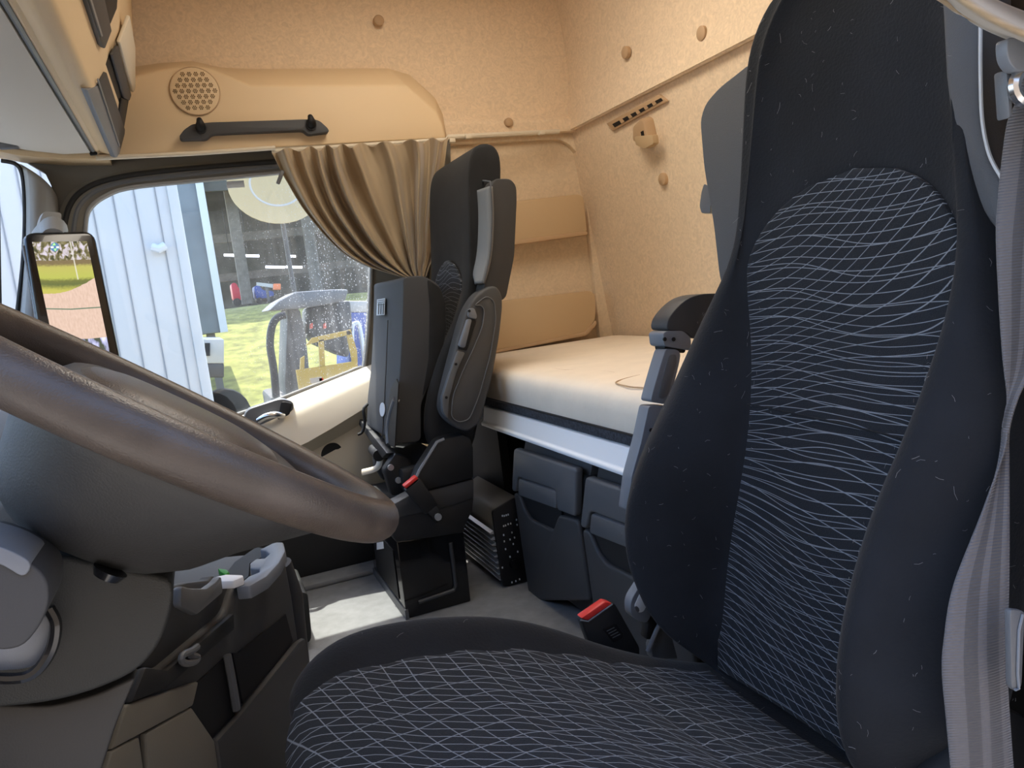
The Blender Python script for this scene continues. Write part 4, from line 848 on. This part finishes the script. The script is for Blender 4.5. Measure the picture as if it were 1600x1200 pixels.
trees = ramp(nzs(13, .6, (1, 2.2, 1)), [(.35, (.03, .035, .02)), (.5, (.16, .14, .06)), (.58, (.42, .38, .40)), (.7, (.55, .5, .6))])
grass = ramp(mth(nt, 'ADD', v_, mth(nt, 'MULTIPLY', nzs(20, 0, (1, 4, 1)), .03)), [(.62, (.42, .36, .10)), (.70, (.40, .38, .08)), (.735, (.10, .12, .04)), (.76, (.13, .14, .04)), (.78, (.36, .38, .08)), (.85, (.38, .36, .09)), (.87, (.16, .12, .06))])
road = ramp(nzs(30), [(.3, (.50, .36, .28)), (.7, (.60, .44, .36))])
blue = ramp(nzs(9), [(.42, (.06, .07, .05)), (.55, (.35, .36, .55)), (.7, (.62, .62, .8))])
col = mixc(mth(nt, 'GREATER_THAN', vr, .665), road, grass)
col = mixc(mth(nt, 'GREATER_THAN', vd, .885), col, trees)
col = mixc(mth(nt, 'LESS_THAN', mth(nt, 'ABSOLUTE', mth(nt, 'SUBTRACT', v_, .56)), .004), col, (.12, .17, .12))
col = mixc(mth(nt, 'LESS_THAN', v_, .36), col, blue)
pole = mth(nt, 'MULTIPLY', mth(nt, 'LESS_THAN', mth(nt, 'ABSOLUTE', mth(nt, 'SUBTRACT', u_, mth(nt, 'MULTIPLY_ADD', v_, -.02, .70))), .012), mth(nt, 'GREATER_THAN', v_, .75))
col = mixc(mth(nt, 'MULTIPLY', pole, .7), col, (.6, .58, .5))
b.inputs['Base Color'].default_value = (.01, .01, .01, 1); b.inputs['Roughness'].default_value = .25
nt.links.new(col, b.inputs['Emission Color']); b.inputs['Emission Strength'].default_value = .55
M['screen'] = scr
md_ = thing('mirror_display', 'upright black mirror camera screen on the pillar showing grass and road', 'display screen', P(100, 450, Y=2.45))
p0 = P(95, 400, Y=2.42); nM = V((.40, -.91, .10)).normalized()
onM = lambda x, y, o=0: PP(x, y, p0+nM*o, nM)
link('housing', prism(round_poly([onM(x, y) for x, y in ((36, 363), (148, 361), (186, 545), (203, 632), (92, 632), (60, 510))], .03, 4), -nM*.035, bev=.008, seg=3), M['gloss'], md_)
link('silver_edge', tube([onM(x, y, -.012) for x, y in ((36, 384), (59, 500), (76, 570))], .004, n=8), M['light'], md_)
bm = bmesh.new(); lay = bm.loops.layers.uv.verify()
f_ = bm.faces.new([bm.verts.new(onM(x, y, .0012)) for x, y in ((50, 378), (136, 377), (184, 610), (100, 614))])
for l, q in zip(f_.loops, ((0, 1), (1, 1), (1, 0), (0, 0))): l[lay].uv = q
sc_ = link('screen', bm, M['screen'], md_, label='lit screen showing a grass verge and pink road')
M['icon'] = mat('screen_icon_blue', (.05, .12, .25), .5, emit=((.08, .16, .28), .5)); M['icong'] = mat('screen_icon_green', (.2, .6, .1), .5, emit=((.25, .75, .15), .7)); M['iconw'] = mat('screen_icon_white', (.7, .7, .7), .5, emit=((.8, .8, .8), .6))
link('icon_disc', prism([onM(85.5+7*math.cos(t), 386+7*math.sin(t), .002) for t in [k*math.pi/10 for k in range(20)]], nM*.0005), M['icon'], sc_)
bm = bmesh.new(); prism([onM(x, y, .003) for x, y in ((82, 383.5), (84.5, 379.5), (87, 383))], nM*.0004, bm); prism([onM(x, y, .003) for x, y in ((84, 389), (88.5, 388.5), (86.5, 392.5))], nM*.0004, bm)
link('icon_arrows', bm, M['icong'], sc_)
bm = bmesh.new()
for x0_ in (79.5, 88): prism([onM(x, y, .003) for x, y in ((x0_, 385), (x0_+4, 385), (x0_+4, 387.5), (x0_, 387.5))], nM*.0004, bm)
link('icon_marks', bm, M['iconw'], sc_)
link('mount', tube([onM(78, 372, -.10), onM(84, 358, -.055), onM(84, 372, -.02)], [.045, .035, .03], n=16), M['pillar'], md_)
link('mount_cover', prism(round_poly([onM(x, y, -.075) for x, y in ((62, 345), (68, 330), (97, 332), (93, 366), (60, 366))], .01, 3), -nM*.03, bev=.006), M['pillar'], md_)
# ================================================================== OUTSIDE
GZ = -2.15
M['ground'] = mat('concrete_yard', (.34, .32, .29), .9, noise=(1.5, .12))
M['grass'] = mat('long_grass', (.155, .155, .035), .95, noise=(3.5, .45), bump=(20, .8))
M['steel'] = mat('white_cladding', (.47, .485, .48), .5)
M['gblue'] = mat('grey_blue_cladding', (.13, .15, .165), .6, noise=(2, .15))
M['shed'] = mat('weathered_shed', (.075, .070, .06), .9, noise=(1.2, .5))
M['timber'] = mat('grey_timber', (.13, .11, .09), .9, noise=(6, .2))
M['mach'] = mat('dark_machine', (.05, .048, .046), .6, noise=(4, .4)); M['machg'] = mat('grey_machine', (.10, .10, .10), .5)
M['yellow'] = mat('yellow_paint', (.34, .22, .03), .5); M['blue'] = mat('blue_paint', (.03, .07, .28), .5); M['redp'] = mat('red_paint', (.50, .02, .04), .5)
M['truckw'] = mat('truck_white', (.40, .38, .34), .5); M['refl'] = mat('reflection_tan', (.42, .33, .18), .85, bump=(160, .5)); M['tube'] = mat('tube_lamp', (.8, .8, .8), .4, emit=((.85, .85, 1), 2.2))
struct('wall_light_blocker', box((2, -3.6, GZ+2.6), (22, .3, 5.2)), mat('blocker_brown', (.16, .13, .10), .9, noise=(2, .2)))  # added unseen wall behind the camera, cuts and warms light from that side
struct('ground', prism([V((-60, -30, GZ)), V((60, -30, GZ)), V((60, 12, GZ)), V((-60, 12, GZ))], (0, 0, -.1)), M['ground'])
def terr(u, v):
    y = 11+60*v; t = min(1, max(0, (y-12)/13)); t = t*t*(3-2*t)
    return V((-45+90*u, y, GZ+.01+2.45*t+.05*math.sin(u*70+v*33)))
link('grass_bank', grid(terr, 60, 60), M['grass'], sharp=0, kind='stuff', label='yellow-green grass bank rising behind the yard outside the window', cat='grass')
def ext(name, label, cat, loc, group=None): return thing(name, label, cat, loc, group)
# white ribbed trailer body close to the cab
tw = ext('white_trailer', 'big white ribbed trailer body parked outside the passenger window', 'trailer', (-2, 6.5, GZ))
ex = P(292, 450, Y=6).x
link('side_wall', prism([V((-14, 6, -1.1)), V((ex, 6, -1.1)), V((ex, 6, 2.6)), V((-14, 6, 2.6))], Yv(2.4), bev=.03), M['steel'], tw)
bm = bmesh.new()
x = ex-.10
while x > -5.5:
    prism([V((x, 5.994, -1.09)), V((x+.008, 5.994, -1.09)), V((x+.008, 5.994, 2.55)), V((x, 5.994, 2.55))], Yv(.02), bm); x -= .135
link('panel_joint', bm, mat('joint_grey', (.22, .235, .245), .6), tw)
link('corner_post', prism([V((ex-.02, 5.98, -1.1)), V((ex+.05, 5.98, -1.1)), V((ex+.05, 5.98, 2.6)), V((ex-.02, 5.98, 2.6))], Yv(.1), bev=.01), M['steel'], tw)
for xx in (-3.0, -6.5): link('wheel', tube([V((xx, 6.1, GZ+.5)), V((xx, 6.4, GZ+.5))], .5, n=24), M['rubber'], tw)
link('chassis', prism([V((-13.5, 6.4, -1.4)), V((ex-.3, 6.4, -1.4)), V((ex-.3, 6.4, -1.1)), V((-13.5, 6.4, -1.1))], Yv(1.4)), M['dark'], tw)
link('support_leg', box((ex-.8, 6.6, (GZ-1.4)/2), (.12, .12, -1.4-GZ)), M['dark'], tw)
link('bracket', tube([P(238, 386, Y=5.96), P(248, 389, Y=5.95), P(258, 384, Y=5.96)], .03, n=8), M['print'], tw)
# grey-blue swap body on legs beyond the trailer
YG = 16.0
gx0, gx1, gzb = P(262, 450, Y=YG).x, P(344, 450, Y=YG).x, P(310, 524, Y=YG).z
gb = ext('swap_body', 'grey-blue container body on steel legs beyond the end of the white trailer', 'container', (gx1-.8, YG+1.2, GZ))
link('box', prism([V((gx0, YG, gzb)), V((gx1, YG, gzb)), V((gx1, YG, gzb+6)), V((gx0, YG, gzb+6))], Yv(2.4), bev=.04), M['gblue'], gb)
link('edge_post', prism([V((gx1-.13, YG-.05, gzb)), V((gx1+.01, YG-.05, gzb)), V((gx1+.01, YG-.05, gzb+6)), V((gx1-.13, YG-.05, gzb+6))], Yv(.1)), M['steel'], gb)
for xx in (gx0+.3, gx1-.3):
    for yy in (YG+.2, YG+2.2): link('leg', box((xx, yy, (gzb-1.6)/2), (.14, .14, gzb+1.6)), M['machg'], gb)
# small white lorry farther off
YT = 13.5
wt = ext('white_lorry', 'small cream-white lorry seen at the foot of the grass bank outside', 'lorry', P(330, 600, Y=YT))
def pb(x0, y0, x1, y1, Y, d, m, nm, par, bev=.02): return link(nm, prism([P(x0, y0, Y=Y), P(x1, y0, Y=Y), P(x1, y1, Y=Y), P(x0, y1, Y=Y)], Yv(d), bev=bev), M[m], par)
pb(312, 530, 350, 568, YT, 2, 'truckw', 'cab', wt); pb(320, 536, 328, 556, YT-.03, .02, 'black', 'side_window', wt, 0)
pb(309, 568, 350, 590, YT, 2, 'mach', 'chassis', wt)
for xx in (318, 342):
    c = P(xx, 592, Y=YT-.02); r_ = .42; link('wheel', tube([V((c.x, c.y, -1.55)), V((c.x, c.y+.3, -1.55))], r_, n=20), M['rubber'], wt)
# open shed with tube lamps
SY = 27.0; sh_ = ext('open_shed', 'dark open-fronted shed with beams on top of the grass bank', 'shed', (P(470, 490, Y=SY).x, 31, .3))
x0, x1 = P(330, 400, Y=SY).x, 24
zt0 = P(400, 268, Y=SY).z
link('back_wall', prism([V((x0, 36, .42)), V((x1, 36, .42)), V((x1, 36, zt0+1.5)), V((x0, 36, zt0+1.5))], Yv(.2)), M['shed'], sh_)
link('roof', prism([V((x0-1, SY-1, zt0-.6)), V((x1, SY-1, zt0-.6)), V((x1, 36.5, zt0+1.5)), V((x0-1, 36.5, zt0+1.5))], (0, 0, .25)), M['shed'], sh_)
link('upper_fascia', prism([V((x0-1, SY-1.05, zt0-.7)), V((x1, SY-1.05, zt0-.7)), V((x1, SY-1.05, zt0+4)), V((x0-1, SY-1.05, zt0+4))], Yv(.1)), M['shed'], sh_)
for xx in (355, 470, 560):
    a_ = P(xx, 330, Y=SY); link('post', prism([V((a_.x, SY, .42)), V((a_.x+.35, SY, .42)), V((a_.x+.35, SY, zt0)), V((a_.x, SY, zt0))], Yv(.35)), M['timber'], sh_)
for y_, yy in ((372, 28.5), (432, 30)):
    a_ = P(430, y_, Y=yy); link('cross_beam', prism([V((x0, yy, a_.z)), V((x1, yy, a_.z+.2)), V((x1, yy, a_.z+.5)), V((x0, yy, a_.z+.28))], Yv(.25)), M['timber'], sh_)
for i, (a0, a1, y_) in enumerate(((350, 368, 398.5), (371, 405, 399.5), (415, 445, 417), (447, 472, 417), (449, 462, 400))):
    t = ext('tube_lamp', ['first tube lamp from the left on the upper row in the shed', 'second tube lamp from the left on the upper row in the shed', 'left tube lamp of the lower row in the shed', 'right tube lamp of the lower row in the shed', 'short tube lamp at the right end of the upper row in the shed'][i], 'lamp', P(a0, y_, Y=28.3), 'tube lamps in the shed')
    yl_ = 28.3+.4*i
    link('tube', tube([P(a0, y_, Y=yl_), P(a1, y_+.5, Y=yl_)], .045, n=8), M['tube'], t)
    link('cord', tube([P((a0+a1)/2, y_, Y=yl_), P((a0+a1)/2, y_, Y=yl_)+V((0, 0, 1.6))], .012, n=6), M['black'], t)
# red and blue machines under the shed, red pedestal parts on the bank
def machine(nm, label, cat, cx, ybase, Y, wpx, hpx, m1, m2):
    t = ext(nm, label, cat, P(cx, ybase, Y=Y)); base = .42
    w = P(cx+wpx/2, ybase, Y=Y).x-P(cx-wpx/2, ybase, Y=Y).x; h = P(cx, ybase-hpx, Y=Y).z-base; X_ = P(cx, ybase, Y=Y).x
    link('hood', prism(round_poly([V((X_-w/2, Y, base+.25*h)), V((X_+w*.45, Y, base+.25*h)), V((X_+w*.5, Y, base+.6*h)), V((X_-w*.1, Y, base+.7*h)), V((X_-w*.2, Y, base+h)), V((X_-w*.5, Y, base+h))], .1, 2), Yv(1.2), bev=.06), M[m1], t)
    link('frame', box((X_, Y+.6, base+.2*h), (w*.9, .8, .2*h), bev=.03), M[m2], t)
    for s in (-.33, .33): link('wheel', tube([V((X_+s*w, Y-.05, base+.16*h)), V((X_+s*w, Y+.25, base+.16*h))], .17*h, n=18), M['rubber'], t)
machine('red_tractor', 'red machine parked under the shed beside the timber post', 'tractor', 382, 486, 29.0, 28, 46, 'redp', 'mach')
machine('blue_tractor', 'blue machine parked under the shed right of the red one', 'tractor', 418, 484, 29.2, 30, 40, 'blue', 'mach')
bo = ext('barrier_board', 'pale board with an orange end above the blue machine', 'barrier', P(420, 446, Y=26.6))
link('board', prism([P(x, y, Y=26.6) for x, y in ((401, 441), (428, 444), (428, 450), (401, 446))], Yv(.1)), M['truckw'], bo)
link('orange_end', prism([P(x, y, Y=26.55) for x, y in ((427, 443), (439, 443), (439, 453), (427, 453))], Yv(.2), bev=.03), mat('orange_paint', (.75, .18, .06), .5), bo)
link('leg', box((P(420, 470, Y=26.65).x, 26.65, (.42+P(420, 446, Y=26.6).z)/2), (.08, .08, P(420, 446, Y=26.6).z-.42)), M['mach'], bo)
# digger with grey canopy and black hoop
YE = 9.5; dg = ext('digger', 'dark digger with grey canopy and bent black guard bar outside the window', 'digger', P(480, 640, Y=YE))
def px3(l, Y): return [P(x, y, Y=Y) for x, y in l]
link('canopy', prism(px3([(418, 486), (436, 470), (462, 456), (520, 452), (545, 452), (540, 470), (500, 478), (470, 482)], YE), Yv(1.1), bev=.03), M['machg'], dg)
link('mast', prism(px3([(448, 482), (468, 480), (478, 520), (484, 580), (494, 660), (450, 668), (444, 600), (446, 540)], YE+.3), Yv(.8), bev=.05), M['mach'], dg)
link('engine_cover', prism(px3([(486, 480), (548, 468), (552, 515), (545, 560), (500, 540), (484, 520)], YE+.4), Yv(.9), bev=.05), M['mach'], dg)
link('guard_bar', tube(smooth_path(px3([(446, 492), (434, 496), (425, 510), (422, 540), (428, 580), (433, 640)], YE-.1), 24), .045, n=10), M['dark'], dg)
link('track', prism(round_poly([V((P(425, 640, Y=YE).x, YE, GZ)), V((P(570, 640, Y=YE).x, YE, GZ)), V((P(570, 640, Y=YE).x, YE, GZ+.6)), V((P(425, 640, Y=YE).x, YE, GZ+.6))], .25, 4), Yv(.4), bev=.04), M['rubber'], dg)
link('lower_body', box((P(495, 640, Y=YE).x, YE+.9, GZ+.85), (1.0, 1.2, .6), bev=.05), M['mach'], dg)
for x_ in (484, 505):
    link('red_lamp', prism(px3([(x_, 506), (x_+5, 504), (x_+5, 513), (x_, 514)], YE+.38), Yv(.05), bev=.01), mat('lamp_red', (.55, .08, .05), .4), dg)
yf_ = ext('yellow_frame', 'yellow painted steel frame beside the dark digger outside the window', 'frame', P(520, 600, Y=8.8))
for pts in ([(478, 540), (488, 528), (545, 516), (550, 522), (490, 536)], [(498, 532), (506, 530), (508, 570), (502, 625), (496, 625), (500, 570)], [(541, 517), (548, 515), (558, 548), (562, 640), (555, 640), (550, 560)], [(470, 560), (476, 556), (474, 640), (466, 640)]):
    link('bar', prism(px3(pts, 8.8), Yv(.06)), M['yellow'], yf_)
link('foot_beam', box((P(515, 600, Y=8.8).x, 8.83, GZ+.75), (P(562, 600, Y=8.8).x-P(466, 600, Y=8.8).x, .08, 1.5)), M['yellow'], yf_)
bc = ext('blue_container', 'blue and white striped bin at the rear edge of the passenger window view', 'bin', P(570, 560, Y=10.5))
pb(542, 470, 600, 488, 10.6, 1.0, 'truckw', 'lid', bc); pb(545, 488, 600, 640, 10.6, 1.0, 'blue', 'tub', bc)
link('rail', tube(smooth_path(px3([(552, 560), (550, 515), (556, 505), (562, 512), (570, 566)], 10.4), 16), .03, n=8), M['print'], bc)
# made-up disc and pole over the digger, standing in for a window reflection
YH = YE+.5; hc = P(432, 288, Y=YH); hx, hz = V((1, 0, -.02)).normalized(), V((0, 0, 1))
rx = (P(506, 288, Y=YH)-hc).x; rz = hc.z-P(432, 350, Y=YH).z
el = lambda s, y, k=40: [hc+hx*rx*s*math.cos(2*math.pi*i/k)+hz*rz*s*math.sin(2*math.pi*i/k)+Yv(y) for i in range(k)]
link('reflection_disc', loft([el(1, -.02), el(1, .02), el(.85, .12), el(.6, .2), el(.3, .25), el(.3, .22), el(.6, .16), el(.85, .07)]), M['refl'], dg, sharp=60, label='added pale disc with a white ring, standing in for a window reflection')
link('reflection_ring', tube(el(.55, -.0), .025, closed=True, n=8), M['truckw'], dg)
link('reflection_hub', loft([el(.5, .14), el(.5, .17), el(.1, .2)]), M['refl'], dg, sharp=60)
link('reflection_pole', tube([hc+V((.02, .2, 0)), P(462, 470, Y=YH+.2)], .03, n=8), M['mach'], dg)
# ================================================================== LIGHT
w = bpy.data.worlds.new('sky'); bpy.context.scene.world = w; w.use_nodes = True; nt = w.node_tree
sk = node(nt, 'ShaderNodeTexSky'); sk.sky_type = 'NISHITA'; sk.sun_disc = False; sk.sun_elevation = math.radians(60); sk.sun_rotation = math.radians(0); sk.air_density = 1.0; sk.dust_density = 2.0
nt.links.new(sk.outputs[0], nt.nodes['Background'].inputs[0]); nt.nodes['Background'].inputs[1].default_value = .40
sun = bpy.data.lights.new('sun', 'SUN'); sun.energy = 4.2; sun.angle = math.radians(.6); sun.color = (1, .93, .82)
so = bpy.data.objects.new('sun', sun); C.objects.link(so); sd_ = V((.02, -.50, -1.0)); so.rotation_euler = sd_.to_track_quat('-Z', 'Y').to_euler(); so.location = (-3, 3, 6)
lp = thing('added_fill_light', 'added fill light panel, out of view on the cab ceiling above the bunk', 'fill light', (.75, 1.7, ROOF-.02))  # added lamp out of view, brightens the rear lining
link('fill_housing', box((.75, 1.7, ROOF-.012), (.5, .9, .02), bev=.006), M['cream'], lp)
link('fill_panel', box((.75, 1.7, ROOF-.026), (.46, .86, .01)), mat('fill_panel', (.9, .9, .9), .5, emit=((1, .90, .76), 3.6)), lp)
# ================================================================== CAMERA
cam = bpy.data.cameras.new('camera'); cam.sensor_fit = 'HORIZONTAL'; cam.sensor_width = 36; cam.lens = 36*F/1600; cam.clip_start = .02; cam.clip_end = 300
cob = bpy.data.objects.new('camera', cam); C.objects.link(cob); cob.matrix_world = RW.to_4x4()
sc = bpy.context.scene; sc.camera = cob
sc.view_settings.view_transform = 'Standard'; sc.view_settings.look = 'None'; sc.view_settings.gamma = 1; sc.view_settings.use_curve_mapping = False
sc.view_settings.exposure = 1.5
sc.cycles.max_bounces = 10; sc.cycles.diffuse_bounces = 6; sc.cycles.transparent_max_bounces = 12; sc.cycles.use_denoising = True
sc.cycles.sample_clamp_indirect = 6
